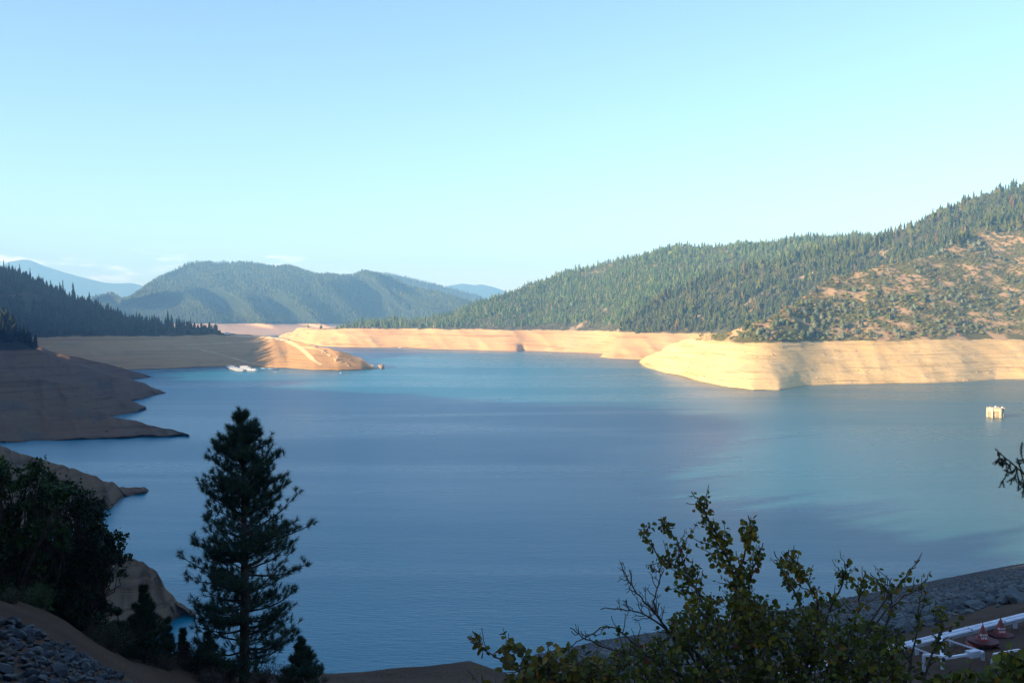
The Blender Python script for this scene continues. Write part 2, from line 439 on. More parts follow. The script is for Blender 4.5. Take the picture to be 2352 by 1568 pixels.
LOFTS['E'] = Loft('hill', M_RINGN, 1468, 2900, 4, [
    ('fn', lambda xs, L: at_height(xs, interp([(1468, 838), (1485, 848), (1650, 889), (1730, 902), (2900, 886)], xs), -6.0)),
    ('w', [(1468, 833), (1476, 838), (1485, 844), (1530, 857), (1560, 862), (1598, 873.5), (1640, 883), (1680, 891), (1730, 895.5), (1790, 895.3), (1812, 892.5), (1832, 888.5), (1865, 884.8), (1920, 882.3), (2000, 882), (2120, 880), (2190, 877.8), (2240, 874.3), (2285, 871), (2352, 871.5), (2500, 873), (2900, 880)]),
    ('m', [(1468, 833), (1476, 838), (1485, 844), (1530, 857), (1560, 862), (1598, 873.5), (1640, 883), (1680, 891), (1730, 895.5), (1790, 895.3), (1812, 892.5), (1832, 888.5), (1865, 884.8), (1920, 882.3), (2000, 882), (2120, 880), (2190, 877.8), (2240, 874.3), (2285, 871), (2352, 871.5), (2500, 873), (2900, 880)], [(1468, 832.5), (1500, 815), (1540, 796), (1600, 775), (1660, 779), (1720, 785), (1850, 789), (2000, 787), (2150, 784), (2210, 780), (2352, 782), (2900, 784)], 0.4, 0.35, 16),
    ('s', [(1468, 832.5), (1500, 815), (1540, 796), (1600, 775), (1660, 779), (1720, 785), (1850, 789), (2000, 787), (2150, 784), (2210, 780), (2352, 782), (2900, 784)], 0.35, 18),
    ('s', [(1468, 832), (1500, 814), (1540, 794), (1600, 771), (1660, 768), (1700, 758), (1760, 744), (1800, 716), (1833, 688), (1884, 650), (1918, 628), (1974, 620), (2052, 602), (2090, 592), (2114, 588), (2150, 580), (2200, 548), (2250, 516), (2352, 474), (2500, 430), (2900, 400)], 0.45, 22),
    ('rel', 60, -22), ('rel', 260, -120)], [2, 14, 20, 60, 3, 3], (2.2, 9), 110, 51, (12, 84, 0.45, 57))

# left: dark forested hill whose foot runs out as the sunlit spit
LOFTS['G'] = Loft('hill', M_SPIT, -600, 858, 4, [
    ('fn', lambda xs, L: at_height(xs, interp([(-600, 860), (300, 853), (516, 845), (720, 852), (858, 850)], xs), -5.0)),
    ('w', [(-600, 857), (100, 855), (200, 852), (297, 849.5), (392, 846.5), (450, 844), (516, 841.5), (560, 842), (600, 843), (659, 844.5), (721, 849.5), (777, 851), (830, 849.5), (858, 847.5)]),
    ('s', [(-600, 772), (80, 775), (300, 772), (370, 770), (505, 769), (560, 770.5), (620, 774), (650, 778), (700, 789), (730, 796), (760, 800), (800, 811), (830, 823), (850, 838), (858, 847.2)], 0.36),
    ('s', [(-600, 540), (-200, 590), (0, 624), (40, 636), (70, 652), (100, 664), (150, 688), (200, 709), (240, 719), (290, 739), (340, 749), (400, 756), (450, 761), (505, 767), (560, 769.3), (620, 773), (650, 777.2), (700, 788.4), (730, 795.5), (760, 799.6), (800, 810.7), (830, 822.7), (850, 837.8), (858, 847.1)], [(-600, 0.5), (400, 0.4), (500, 0.15), (560, 0.06), (860, 0.06)]),
    ('rel', 50, -12), ('rel', 90, -45)], [2, 24, 30, 3, 3], (1.5, 6), 130, 61, (14, 70, 0.5, 63))
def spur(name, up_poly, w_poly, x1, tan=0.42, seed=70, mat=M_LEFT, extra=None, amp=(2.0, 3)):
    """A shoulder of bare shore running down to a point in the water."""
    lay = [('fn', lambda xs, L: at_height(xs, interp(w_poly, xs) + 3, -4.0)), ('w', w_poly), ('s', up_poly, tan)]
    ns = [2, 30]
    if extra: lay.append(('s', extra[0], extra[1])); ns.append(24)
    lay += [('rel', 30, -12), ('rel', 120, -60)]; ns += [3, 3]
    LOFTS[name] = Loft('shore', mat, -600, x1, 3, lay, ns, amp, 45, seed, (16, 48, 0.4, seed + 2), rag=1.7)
spur('L2', [(-600, 740), (0, 766), (76, 787), (121, 806), (157, 820), (224, 831), (280, 844), (320, 854), (351, 864)], [(-600, 915), (0, 900), (200, 888), (291, 873.5), (320, 870.5), (340, 867), (351, 864.5)], 351, 0.40, 71)
spur('L3', [(-600, 790), (0, 788), (60, 797), (81, 803), (130, 823), (179, 840), (230, 857), (280, 873), (330, 887), (360, 894), (385, 900)], [(-600, 960), (0, 945), (200, 931), (297, 922.5), (312, 919), (328, 916), (350, 908), (370, 904), (385, 900.7)], 385, 0.42, 74,
     extra=([(-600, 660), (-300, 685), (-100, 702), (0, 728), (30, 752), (60, 787), (81, 802), (385, 899.8)], [(-600, 0.55), (40, 0.5), (90, 0.06), (400, 0.06)]))
spur('L3b', [(-600, 820), (0, 852), (100, 871), (200, 895), (260, 912), (297, 921), (320, 931), (337, 937.5)], [(-600, 1010), (0, 988), (200, 966), (261, 955), (290, 951.5), (312, 947), (328, 942), (337, 938.4)], 337, 0.42, 77)
spur('L4', [(-600, 930), (-100, 952), (0, 947), (100, 942), (180, 938), (225, 946), (270, 957), (310, 971), (340, 980), (400, 993), (436, 1001)], [(-600, 1034), (0, 1017), (180, 1011), (330, 1004.8), (400, 1003), (436, 1001.8)], 436, 0.35, 80)
spur('L5', [(-600, 900), (-200, 970), (0, 1021), (50, 1036), (100, 1051), (150, 1067), (200, 1084), (240, 1099), (262, 1111), (272, 1118), (290, 1120), (310, 1118), (325, 1116.5), (335, 1118), (342, 1124)], [(-600, 1420), (0, 1270), (200, 1202), (255, 1168), (264, 1156), (285, 1140.5), (310, 1135), (333, 1131), (342, 1126)], 342, 0.45, 83, amp=(0.8, 1.2))
spur('L6', [(-600, 1150), (0, 1228), (200, 1256), (300, 1277), (330, 1285), (345, 1293), (360, 1304), (370, 1318), (380, 1345), (396, 1357), (408, 1375), (430, 1386), (450, 1402)], [(-600, 1700), (0, 1560), (250, 1500), (380, 1447), (392, 1431), (405, 1420), (430, 1411), (450, 1403.5)], 450, 0.5, 86, amp=(0.8, 1.2))

# foreground bank under the viewpoint
def near_far(xs, L):
    q = L[-1]
    w = at_height(xs, interp([(1080, 1512), (1246, 1501), (1392, 1467), (1494, 1453), (1700, 1420), (1942, 1372), (2130, 1336), (2352, 1293), (3200, 1130)], xs), 0.0)
    r = np.hypot(q[:, 0], q[:, 1]); far = q.copy(); far[:, :2] *= ((r + 95) / r)[:, None]; far[:, 2] = np.maximum(q[:, 2] - 62, -6)
    t = sstep(1130, 1230, xs)[:, None]
    return far * (1 - t) + w * t
LOFTS['F'] = Loft('ground', M_NEAR, -900, 3200, 10, [
    ('fn', lambda xs, L: np.stack([(xs - CX) / F * 1.0, np.full(len(xs), 1.0), np.full(len(xs), 73.3)], -1)),
    ('y', [(-900, 1500), (-300, 1560), (0, 1640), (3200, 1640)], [(-900, 12), (0, 17), (300, 20), (700, 14), (1100, 9), (3200, 9)]),
    ('y', [(-900, 1060), (-200, 1300), (0, 1392), (100, 1424), (200, 1485), (300, 1542), (400, 1585), (500, 1600), (3200, 1590)], [(-900, 26), (0, 28), (300, 29), (500, 36), (740, 40), (1200, 40), (3200, 42)]),
    ('y', [(-900, 1030), (-200, 1285), (0, 1376), (50, 1388), (100, 1406), (150, 1432), (200, 1466), (300, 1505), (400, 1500), (560, 1540), (700, 1550), (740, 1542), (820, 1537), (900, 1531), (980, 1526), (1020, 1521), (1080, 1518), (1120, 1528), (1200, 1560), (1500, 1566), (1700, 1556), (1840, 1528), (2000, 1496), (2160, 1452), (2250, 1424), (2352, 1402), (2600, 1340), (3200, 1240)], [(-900, 32), (0, 33), (200, 34), (300, 40), (560, 44), (740, 54), (1080, 58), (1200, 52), (2000, 52), (2352, 58), (3200, 62)]),
    ('fn', near_far), ('rel', 15, -6)], [6, 26, 14, 60, 2], (0.25, 0.25), 8.0, 91, None, -8.0)

# hillside to the left of and behind the viewpoint: the ridge that keeps the sun off the foreground
def hillside():
    az = np.radians(np.arange(34, 292, 3.0))          # measured to the left of the view direction
    rr = np.concatenate([np.linspace(14, 100, 12), np.linspace(120, 2200, 48)])
    A, R = np.meshgrid(az, rr)
    d = np.degrees(A)
    X, Y = -np.sin(A) * R, np.cos(A) * R
    side = sstep(40, 62, d) * (1 - sstep(200, 250, d))
    near = 72 + 0.20 * np.minimum(R, 150) * side - 0.30 * R * (1 - sstep(42, 75, d)) * (R < 260)
    near = np.where(R >= 260, 72 + 30 * side, near)
    h_out = interp([(34, 150), (55, 240), (60, 222), (66, 172), (75, 163), (88, RIDGE), (102, RIDGE), (114, 212), (150, 215), (175, 190), (230, 110), (292, 60)], d)
    rise = sstep(interp([(34, 620), (60, 260), (90, 120), (180, 60), (292, 60)], d), interp([(34, 1300), (60, 640), (90, 480), (180, 330), (292, 400)], d), R)
    Z = np.maximum(near * (1 - rise) + h_out * rise, -6)
    left = interp([(0, 20), (880, 20), (1150, 70), (1326, 122), (1375, 150), (1420, 184), (1480, 212), (1570, 232), (1800, 322), (2050, 288), (2200, 280)], R - 110 * (1 - sstep(37, 44, d)))
    left = left - np.maximum(left - 262, 0) * (1 - sstep(37, 40.5, d))
    wl_ = 1 - sstep(48, 60, d)
    Z = Z * (1 - wl_) + left * wl_
    Z += 9 * fbm(X / 160, Y / 160, 5, 4) * sstep(60, 300, R)
    Z = np.minimum(Z, 560)
    P = np.stack([X, Y, Z], -1); n, m = P.shape[:2]
    i = np.arange(n - 1)[:, None] * m; j = np.arange(m - 1)[None]
    q = np.stack([i + j, i + j + 1, i + m + j + 1, i + m + j], -1).reshape(-1, 4)
    LOFTS['H'] = BVHTree.FromPolygons([tuple(p) for p in P.reshape(-1, 3).tolist()], q.tolist())
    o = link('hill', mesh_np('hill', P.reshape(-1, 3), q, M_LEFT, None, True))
    tag(o, None, None, None, 'structure')
RIDGE = 178.0
hillside()

# ------------------------------------------------------------------ lake
def lake():
    m, nt, out = new_mat('lake_water'); k = N(nt)
    pos = k.n('ShaderNodeNewGeometry').outputs['Position']
    rip = k.noise(k.scaled(pos, (0.22, 0.85, 1), (0, 0, 0.16)), 1.0, 3, 0.55, 0.4)
    chop = k.noise(k.scaled(pos, (0.9, 2.6, 1), (0, 0, 0.16)), 1.0, 2, 0.5)
    swell = k.noise(k.scaled(pos, (0.03, 0.09, 1), (0, 0, 0.1)), 1.0, 3, 0.5)
    calm = k.noise(k.scaled(pos, (0.0016, 0.0085, 1), (0, 0, -0.08)), 1.0, 4, 0.6, 0.8)
    calm = k.maprange(calm, 0.38, 0.66, 0.72, 1.0)
    h = k.math('ADD', k.math('MULTIPLY', rip, 0.30), k.math('MULTIPLY', chop, 0.07))
    h = k.math('ADD', h, k.math('MULTIPLY', swell, 0.3))
    h = k.math('MULTIPLY', h, calm)
    nrm = k.bump(h, 0.75, 0.8)
    big = k.noise(k.scaled(pos, (0.002, 0.004, 1)), 1.0, 3, 0.5)
    xs = k.n('ShaderNodeSeparateXYZ', ins={0: pos}).outputs[0]
    silt = k.maprange(k.math('ADD', xs, k.math('MULTIPLY', big, 260.0)), 60.0, 420.0)      # siltier water in the right-hand bay
    deep = k.mix(k.maprange(big, 0.35, 0.65), (0.002, 0.142, 0.200), (0.003, 0.160, 0.222))
    col = k.mix(silt, deep, (0.050, 0.118, 0.115))
    p = k.principled(out, col, k.maprange(calm, 0.72, 1.0, 0.27, 0.33), 0.38, nrm)
    p.inputs['IOR'].default_value = 1.33
    xs_ = np.concatenate([np.linspace(-7500, -1000, 10), np.linspace(-800, 800, 17), np.linspace(1000, 7500, 10)])
    ys_ = np.concatenate([np.linspace(-900, 0, 4), np.linspace(100, 2000, 20), np.linspace(2400, 9600, 12)])
    X, Y = np.meshgrid(xs_, ys_); n, mm = X.shape
    i = np.arange(n - 1)[:, None] * mm; j = np.arange(mm - 1)[None]
    q = np.stack([i + j, i + j + 1, i + mm + j + 1, i + mm + j], -1).reshape(-1, 4)
    o = link('water', mesh_np('water', np.stack([X, Y, 0 * X], -1).reshape(-1, 3), q, m, None, True))
    tag(o, None, None, None, 'structure')
lake()

# ------------------------------------------------------------------ sky, sun, haze
SUN_EL, SUN_AZ = math.radians(15.0), math.radians(122.0)    # azimuth to the left of the view direction
SV = Vector((-math.sin(SUN_AZ) * math.cos(SUN_EL), math.cos(SUN_AZ) * math.cos(SUN_EL), math.sin(SUN_EL)))
def sky():
    w = bpy.data.worlds.new('World'); SC.world = w; w.use_nodes = True
    nt = w.node_tree; nt.nodes.clear(); k = N(nt)
    out = nt.nodes.new('ShaderNodeOutputWorld')
    s = k.n('ShaderNodeTexSky', sky_type='NISHITA', sun_disc=False, sun_elevation=SUN_EL, sun_rotation=-SUN_AZ,
            altitude=700, air_density=1.0, dust_density=0.7, ozone_density=2.0)
    col = k.mix(1.0, s.outputs[0], SKY_TINT, 'MULTIPLY')
    # thin fair-weather wisps low over the far hills
    d = k.n('ShaderNodeTexCoord').outputs['Generated']
    sx = k.n('ShaderNodeSeparateXYZ', ins={0: d})
    wis = k.noise(k.scaled(d, (14, 14, 90)), 1.0, 5, 0.6)
    band = k.math('MULTIPLY', k.maprange(sx.outputs[2], 0.028, 0.046), k.maprange(sx.outputs[2], 0.055, 0.07, 1, 0))
    side = k.maprange(sx.outputs[0], -0.12, -0.24)
    wf = k.math('MULTIPLY', k.math('MULTIPLY', k.maprange(wis, 0.5, 0.72), band), k.math('MULTIPLY', side, 0.5))
    col = k.mix(wf, col, (14.0, 12.0, 13.2))
    b = k.n('ShaderNodeBackground', ins={0: col, 1: SKY_STR})
    nt.links.new(b.outputs[0], out.inputs[0])
    l = bpy.data.lights.new('sun', 'SUN'); l.energy = SUN_STR; l.angle = math.radians(0.53); l.color = (1.0, 0.86, 0.62)
    o = bpy.data.objects.new('sun', l); COL.objects.link(o)
    o.rotation_euler = SV.to_track_quat('Z', 'Y').to_euler(); o.location = (-600, -300, 600)
    m, nt, out = new_mat('thin_blue_haze'); k = N(nt)
    v = k.n('ShaderNodeVolumePrincipled', ins={'Color': HAZE_COL + (1,), 'Absorption Color': HAZE_ABS + (1,), 'Density': HAZE, 'Anisotropy': 0.0})
    v.inputs['Density Attribute'].default_value = ''
    nt.links.new(v.outputs[0], out.inputs['Volume'])
    m.cycles.homogeneous_volume = True
    b = MB(); b.box((0, 6300, 450), (20000, 17000, 920)); 
    o = b.build('haze', m); tag(o, None, None, None, 'stuff')
    o.display_type = 'WIRE'
SKY_TINT = (0.87, 0.905, 1.05)
SKY_STR, SUN_STR, EXPOSURE = 0.10, 4.8, 1.75
HAZE, HAZE_COL, HAZE_ABS = 0.000145, (0.26, 0.58, 1.0), (0.22, 0.22, 0.22)
sky()
SC.view_settings.view_transform = 'Standard'
SC.view_settings.look = 'None'
SC.view_settings.exposure = EXPOSURE
SC.view_settings.gamma = 1.0
c = SC.cycles
c.max_bounces, c.diffuse_bounces, c.glossy_bounces, c.transmission_bounces, c.volume_bounces, c.transparent_max_bounces = 5, 2, 3, 2, 0, 6
c.use_denoising = True
# ------------------------------------------------------------------ vegetation on the hills
def conifer_tpl(seed, tiers, k, r0=0.17, slim=0.85, trunk=True):
    g = np.random.default_rng(seed); v, f, b = [], [], []
    lean = g.normal(0, 0.012, 2)
    for i in range(tiers):
        z0 = 0.10 + 0.88 * (i / tiers) ** 0.92
        z1 = min(1.0, z0 + 0.88 / tiers * (1.9 + 0.5 * g.random()))
        r = r0 * (1 - (z0 - 0.05)) ** slim * g.uniform(0.75, 1.25)
        n0 = len(v); m = 2 * k
        an = np.arange(m) * 2 * math.pi / m + g.random() * 6
        for q in range(m):
            rr = r * (g.uniform(0.8, 1.25) if q % 2 == 0 else g.uniform(0.35, 0.6))
            v.append((rr * math.cos(an[q]) + lean[0] * z0, rr * math.sin(an[q]) + lean[1] * z0, z0 - (0.03 * g.random() if q % 2 == 0 else -0.02)))
        v.append((lean[0] * z1, lean[1] * z1, z1 if i == tiers - 1 else z1 - 0.01)); a = len(v) - 1
        f += [(n0 + q, n0 + (q + 1) % m, a) for q in range(m)]
    if trunk:
        n0 = len(v)
        for q in range(3):
            c, s_ = math.cos(q * 2.094), math.sin(q * 2.094)
            v += [(0.012 * c, 0.012 * s_, -0.06), (0.007 * c, 0.007 * s_, 0.3)]
        for q in range(3):
            a, b2 = n0 + 2 * q, n0 + 2 * ((q + 1) % 3)
            f += [(a, b2, b2 + 1), (a, b2 + 1, a + 1)]
    v = np.array(v); w = np.ones(len(v))
    if trunk: w[-6:] = -1
    return v, np.array(f), w
def blob_tpl(seed, quads=40, core=1, top=1.0, spread=1.0):
    """Rounded leafy mass: an uneven core wrapped in small leaf clumps."""
    g = np.random.default_rng(seed)
    bm = bmesh.new(); bmesh.ops.create_icosphere(bm, subdivisions=core, radius=1.0)
    v = np.array([x.co[:] for x in bm.verts]); f = np.array([[x.index for x in q.verts] for q in bm.faces]); bm.free()
    v = v * g.uniform(0.55, 0.95, (len(v), 1)); v[:, 2] = np.maximum(v[:, 2] * top, -0.35)
    d = g.normal(size=(quads, 3)); d[:, 2] = np.abs(d[:, 2]) * 0.9 - 0.15; d /= np.linalg.norm(d, axis=1, keepdims=True)
    c = d * g.uniform(0.7, 1.08, (quads, 1)); c[:, 2] *= top
    a = np.cross(d, g.normal(size=(quads, 3))); a /= np.linalg.norm(a, axis=1, keepdims=True)
    b = np.cross(d, a) + 0.5 * d * g.normal(size=(quads, 1)); s = g.uniform(0.14, 0.3, (quads, 1))
    q = np.stack([c - a * s, c + b * s * 0.9, c + a * s * 0.8 - b * s * 0.5], 1).reshape(-1, 3)
    n = len(v)
    vv = np.concatenate([v, q]); vv[:, 2] += 0.25
    return vv, np.concatenate([f, n + np.arange(quads * 3).reshape(-1, 3)]), np.ones(len(vv))
CON = [conifer_tpl(s, 7, 5, r) for s, r in ((1, 0.17), (2, 0.14), (3, 0.20), (4, 0.155), (5, 0.185), (6, 0.12))]
CON_LO = [conifer_tpl(s, 5, 4, r, trunk=False) for s, r in ((11, 0.17), (12, 0.145), (13, 0.2), (14, 0.16))]
BROAD = [(v * np.array([0.30, 0.30, 0.40]), f, w) for v, f, w in [blob_tpl(s, 22, 1, 1.2) for s in (61, 62)]]
CON_MIX = CON_LO + CON_LO[:2] + BROAD[:1]
CON_XLO = [conifer_tpl(s, 4, 3, r, trunk=False) for s, r in ((21, 0.19), (22, 0.16), (23, 0.22))]
BLOB = [blob_tpl(s, 60, 2, t) for s, t in ((1, 0.9), (2, 1.1), (3, 0.75), (4, 1.0))]
BLOB_LO = [blob_tpl(s, 26, 1, t) for s, t in ((5, 0.8), (6, 0.6), (7, 0.95))]
GREYP = [blob_tpl(s, 90, 2, t) for s, t in ((31, 1.5), (32, 1.8), (33, 1.35), (34, 1.65))]

def pal(n, cols, wts, jit=0.18):
    c = np.array(cols)[rng.choice(len(cols), n, p=np.array(wts) / np.sum(wts))]
    return c * rng.uniform(1 - jit, 1 + jit, (n, 1)) * rng.uniform(0.94, 1.06, (n, 3))
BARKC = np.array([0.06, 0.045, 0.035])
def mass(name, tpls, P, hs, ws, cols, mat, label):
    """Many plants too far off to count, as one object."""
    which = rng.integers(0, len(tpls), len(P)); vs, fs, cs = [], [], []; n = 0
    for t, (v, f, w) in enumerate(tpls):
        ix = np.where(which == t)[0]
        if not len(ix): continue
        a = rng.random(len(ix)) * 6.283; ca, sa = np.cos(a)[:, None], np.sin(a)[:, None]
        x = (v[None, :, 0] * ca - v[None, :, 1] * sa) * ws[ix][:, None]
        y = (v[None, :, 0] * sa + v[None, :, 1] * ca) * ws[ix][:, None]
        z = v[None, :, 2] * hs[ix][:, None]
        vs.append((np.stack([x, y, z], -1) + P[ix][:, None]).reshape(-1, 3))
        fs.append((f[None] + (np.arange(len(ix)) * len(v))[:, None, None] + n).reshape(-1, 3))
        c = np.repeat(cols[ix][:, None], len(v), 1); c = np.where((w < 0)[None, :, None], BARKC, c)
        cs.append(c.reshape(-1, 3)); n += len(ix) * len(v)
    me = mesh_np(name, np.concatenate(vs), np.concatenate(fs), mat, {'tint': np.concatenate(cs)})
    o = link(name, me); tag(o, label, None, None, 'stuff')
    return o
def singles(name, tpls, P, hs, ws, cols, mat, label, cat, group, ncol=5):
    """Plants one can count: one object each, sharing a few meshes."""
    bins = {}
    pool = []
    for t, (v, f, w) in enumerate(tpls):
        for q in range(ncol):
            c = np.tile(cols[rng.integers(len(cols))], (len(v), 1)); c[w < 0] = BARKC
            pool.append(mesh_np(name, v, f, mat, {'tint': c}))
    for i in range(len(P)):
        o = bpy.data.objects.new(name, pool[rng.integers(len(pool))])
        COL.objects.link(o)
        o.location = V(P[i]); o.scale = (ws[i], ws[i], hs[i]); o.rotation_euler = (0, 0, rng.random() * 6.283)
        lb = label(P[i]) if callable(label) else label
        tag(o, lb, cat, group)
def thin(P, dmin):
    """drop points closer than dmin (in plan) to an earlier one"""
    cell = {}; keep = []
    for i, p in enumerate(P):
        k = (int(p[0] // dmin), int(p[1] // dmin)); ok = True
        for a in (-1, 0, 1):
            for b in (-1, 0, 1):
                for j in cell.get((k[0] + a, k[1] + b), ()):
                    if (P[j][0] - p[0]) ** 2 + (P[j][1] - p[1]) ** 2 < dmin * dmin: ok = False; break
                if not ok: break
            if not ok: break
        if ok: cell.setdefault(k, []).append(i); keep.append(i)
    return P[keep]
def tops(P, x0, x1, y0, y1):
    x, y = project(P); return (x > x0) & (x < x1) & (y > y0) & (y < y1)

PINE_COL = [(0.048, 0.070, 0.016), (0.072, 0.094, 0.018), (0.11, 0.122, 0.024), (0.11, 0.10, 0.036), (0.16, 0.10, 0.04)]
PINE_W = [4, 4, 3, 1.2, 0.12]
# --- far blue hill
q = LOFTS['B'].sample(40000, 1.0, 3.25, lambda x, y, p: (x > -20) * (x < 1130) * (0.55 + 0.9 * (fbm(p[:, 0] / 160, p[:, 1] / 160, 3) > -0.1)))
n = len(q); h = rng.uniform(11, 22, n)
mass('far_forest', CON_XLO, q, h, h * rng.uniform(0.95, 1.35, n), pal(n, PINE_COL, PINE_W) * 0.7, M_CONIFER, 'hazy blue pine forest covering the far hill across the lake')
q = LOFTS['B2'].sample(5000, 0.3, 1.3)
n = len(q); h = rng.uniform(12, 22, n)
mass('far_forest', CON_XLO, q, h, h * 1.2, pal(n, PINE_COL, PINE_W), M_CONIFER, 'pale distant forest on the ridge behind the blue hill')

# --- middle hill
def maskC(x, y, p):
    dl = interp([(640, 2000), (1376, 2000), (1403, 800), (1465, 735), (1521, 700), (1633, 660), (1787, 620), (1960, 575), (2044, 550), (2200, 300)], x)
    d = 0.35 + 0.9 * sstep(-0.35, 0.1, fbm(p[:, 0] / 120, p[:, 1] / 120, 14, 4))
    bare = 1 - 0.8 * np.exp(-(((x - 1350) / 70) ** 2 + ((y - 706) / 16) ** 2)) - 0.6 * np.exp(-(((x - 1200) / 60) ** 2 + ((y - 722) / 10) ** 2))
    return (x > 690) * (y < dl) * d * bare * (p[:, 2] > 42.5)
q = thin(LOFTS['C'].sample(42000, 2.05, 3.3, maskC), 3.9)
h = rng.uniform(8, 17, len(q)) * rng.choice([0.6, 1.0, 1.25], len(q), p=[0.25, 0.6, 0.15]) * (0.75 + 0.35 * sstep(-0.3, 0.3, fbm(q[:, 0] / 70, q[:, 1] / 70, 5)))
near = LOFTS['C'].sample(1400, 2.0, 2.25, lambda x, y, p: (x > 800) * (x < 1050))
near = thin(near, 8)[:70]
mass('pine_forest', CON_MIX, np.concatenate([q, near]), np.concatenate([h, rng.uniform(20, 29, len(near))]), np.concatenate([h * rng.uniform(1.0, 1.6, len(q)), rng.uniform(20, 30, len(near))]),
     pal(len(q) + len(near), PINE_COL, PINE_W) * np.array([0.92, 1.0, 1.05]), M_CONIFER, 'sunlit pine forest covering the middle hill above the bare shore')
q = LOFTS['C'].sample(16000, 2.0, 2.6, lambda x, y, p: (x > 745) * (x < 1640) * (0.15 + (fbm(p[:, 0] / 40, p[:, 1] / 40, 24) > 0.0)))
n = len(q); r = rng.uniform(1.2, 3.0, n)
mass('brushwood', BLOB_LO, q, r, r * 1.3, pal(n, [(0.09, 0.10, 0.045), (0.12, 0.12, 0.05), (0.16, 0.11, 0.06)], [3, 3, 1]), M_SHRUBFAR, 'low olive brush under the pines of the middle hill')

# --- right-hand hill: conifers, then scrub and grey pines on the front spur
def maskD(x, y, p):
    return (x < 2440) * (p[:, 2] > 43.5) * (0.45 + 0.8 * sstep(-0.3, 0.1, fbm(p[:, 0] / 70, p[:, 1] / 70, 17, 4)))
qd = thin(LOFTS['D'].sample(20000, 2.03, 3.4, maskD), 4.2)
hd = rng.uniform(11.5, 21, len(qd)) * rng.choice([0.6, 1.0, 1.35], len(qd), p=[0.25, 0.6, 0.15]) * (0.75 + 0.35 * sstep(-0.3, 0.3, fbm(qd[:, 0] / 50, qd[:, 1] / 50, 6)))
crd = LOFTS['D'].P[np.argmin(np.abs(LOFTS['D'].lay - 2.96))]; cxd = project(crd)[0]     # tall trees along the crest of the nearer hill
kd = rng.choice(np.where((cxd > 1425) & (cxd < 2060))[0], 170)
cq = crd[kd] + rng.normal(0, 4, (170, 3)) * [1, 1, 0] - [0, 0, 1.0]
qd = np.concatenate([qd, cq]); hd = np.concatenate([hd, rng.uniform(15, 26, 170)])
def maskE_con(x, y, p):
    up_ = interp([(1600, 735), (1720, 735), (1800, 690), (1833, 672), (1884, 640), (2114, 580), (2180, 565), (2250, 545), (2300, 530), (2352, 520), (2500, 500)], x)
    return (x > 1590) * (x < 2440) * np.where(y < up_ + 4, 0.75, 0.0) * (fbm(p[:, 0] / 60, p[:, 1] / 60, 18) > -0.35)
qe = thin(LOFTS['E'].sample(9000, 2.4, 3.2, maskE_con), 5.0)
qe = qe[(project(qe)[0] > 2110) | (rng.random(len(qe)) < 0.12)]
he = rng.uniform(12, 21, len(qe))
def maskE_side(x, y, p):      # firs creeping down the left flank of the spur to the shore
    return (x > 1480) * (x < 1760) * (y < interp([(1480, 815), (1560, 782), (1650, 768), (1720, 752), (1760, 735)], x)) * 0.9
qs = thin(LOFTS['E'].sample(3000, 2.05, 3.0, maskE_side), 5.5); hs_ = rng.uniform(11, 19, len(qs))
Pd = np.concatenate([qd, qe, qs]); Hd = np.concatenate([hd, he, hs_])

# --- shaded hill on the left
def maskG(x, y, p):
    clear = np.exp(-(((x - 62) / 55) ** 2 + ((y - 686) / 10) ** 2)) + np.exp(-(((x - 66) / 12) ** 2 + ((y - 708) / 20) ** 2))
    edge = interp([(-600, 1), (470, 1), (500, 0.7), (508, 0)], x)
    return edge * np.where(clear > 0.45, 0.02, 1.0)
qg = thin(LOFTS['G'].sample(16000, 2.02, 3.3, maskG), 4.4)
qg = qg[project(qg)[0] > -130]
hg = rng.uniform(10, 20, len(qg)) * np.interp(project(qg)[0], [380, 500], [1.0, 0.8])
ql = thin(LOFTS['L3'].sample(5000, 2.05, 3.4, lambda x, y, p: (x < 86) * (x > -130) * 1.0), 4.5)
hl = rng.uniform(9, 17, len(ql))
# trees that stand clear of the crest of the shaded hill
cr = LOFTS['G'].P[np.argmin(np.abs(LOFTS['G'].lay - 3.0))]; crx = project(cr)[0]
em, eh = [], []
for x, y in [(46, 604), (72, 613), (91, 627), (101, 636), (118, 642), (138, 646), (147, 641), (172, 647), (207, 668), (229, 681), (317, 712), (387, 711), (396, 720), (413, 723), (441, 728), (463, 743), (482, 744), (496, 753), (504, 759), (12, 596), (26, 601), (250, 694), (272, 704), (341, 722), (356, 718)]:
    b = cr[np.argmin(np.abs(crx - x))] - np.array([0, 4, 1.0])
    t = at_dist(x, y, b[1]); em.append(b); eh.append(t[2] - b[2])
em, eh = np.array(em), np.array(eh)
# trees along the top of the western ridge, whose shadows fall across the spit
qh = []
for _ in range(420):
    a, r = math.radians(rng.uniform(34.5, 56)), rng.uniform(1290, 1560)
    hh = LOFTS['H'].ray_cast(Vector((-math.sin(a) * r, math.cos(a) * r, 3000)), Vector((0, 0, -1)))[0]
    if hh is not None: qh.append(hh[:])
for _ in range(700):  # more unseen trees, added to break up the ridge's shadow edge on the water
    a, r = math.radians(rng.uniform(56, 122)), rng.uniform(420, 980)
    hh = LOFTS['H'].ray_cast(Vector((-math.sin(a) * r, math.cos(a) * r, 3000)), Vector((0, 0, -1)))[0]
    if hh is not None and hh.z > 120: qh.append(hh[:])
qh = np.array(qh); hh_ = rng.uniform(10, 24, len(qh))
Pg = np.concatenate([em, qg, ql, qh]); Hg = np.concatenate([eh, hg, hl, hh_])

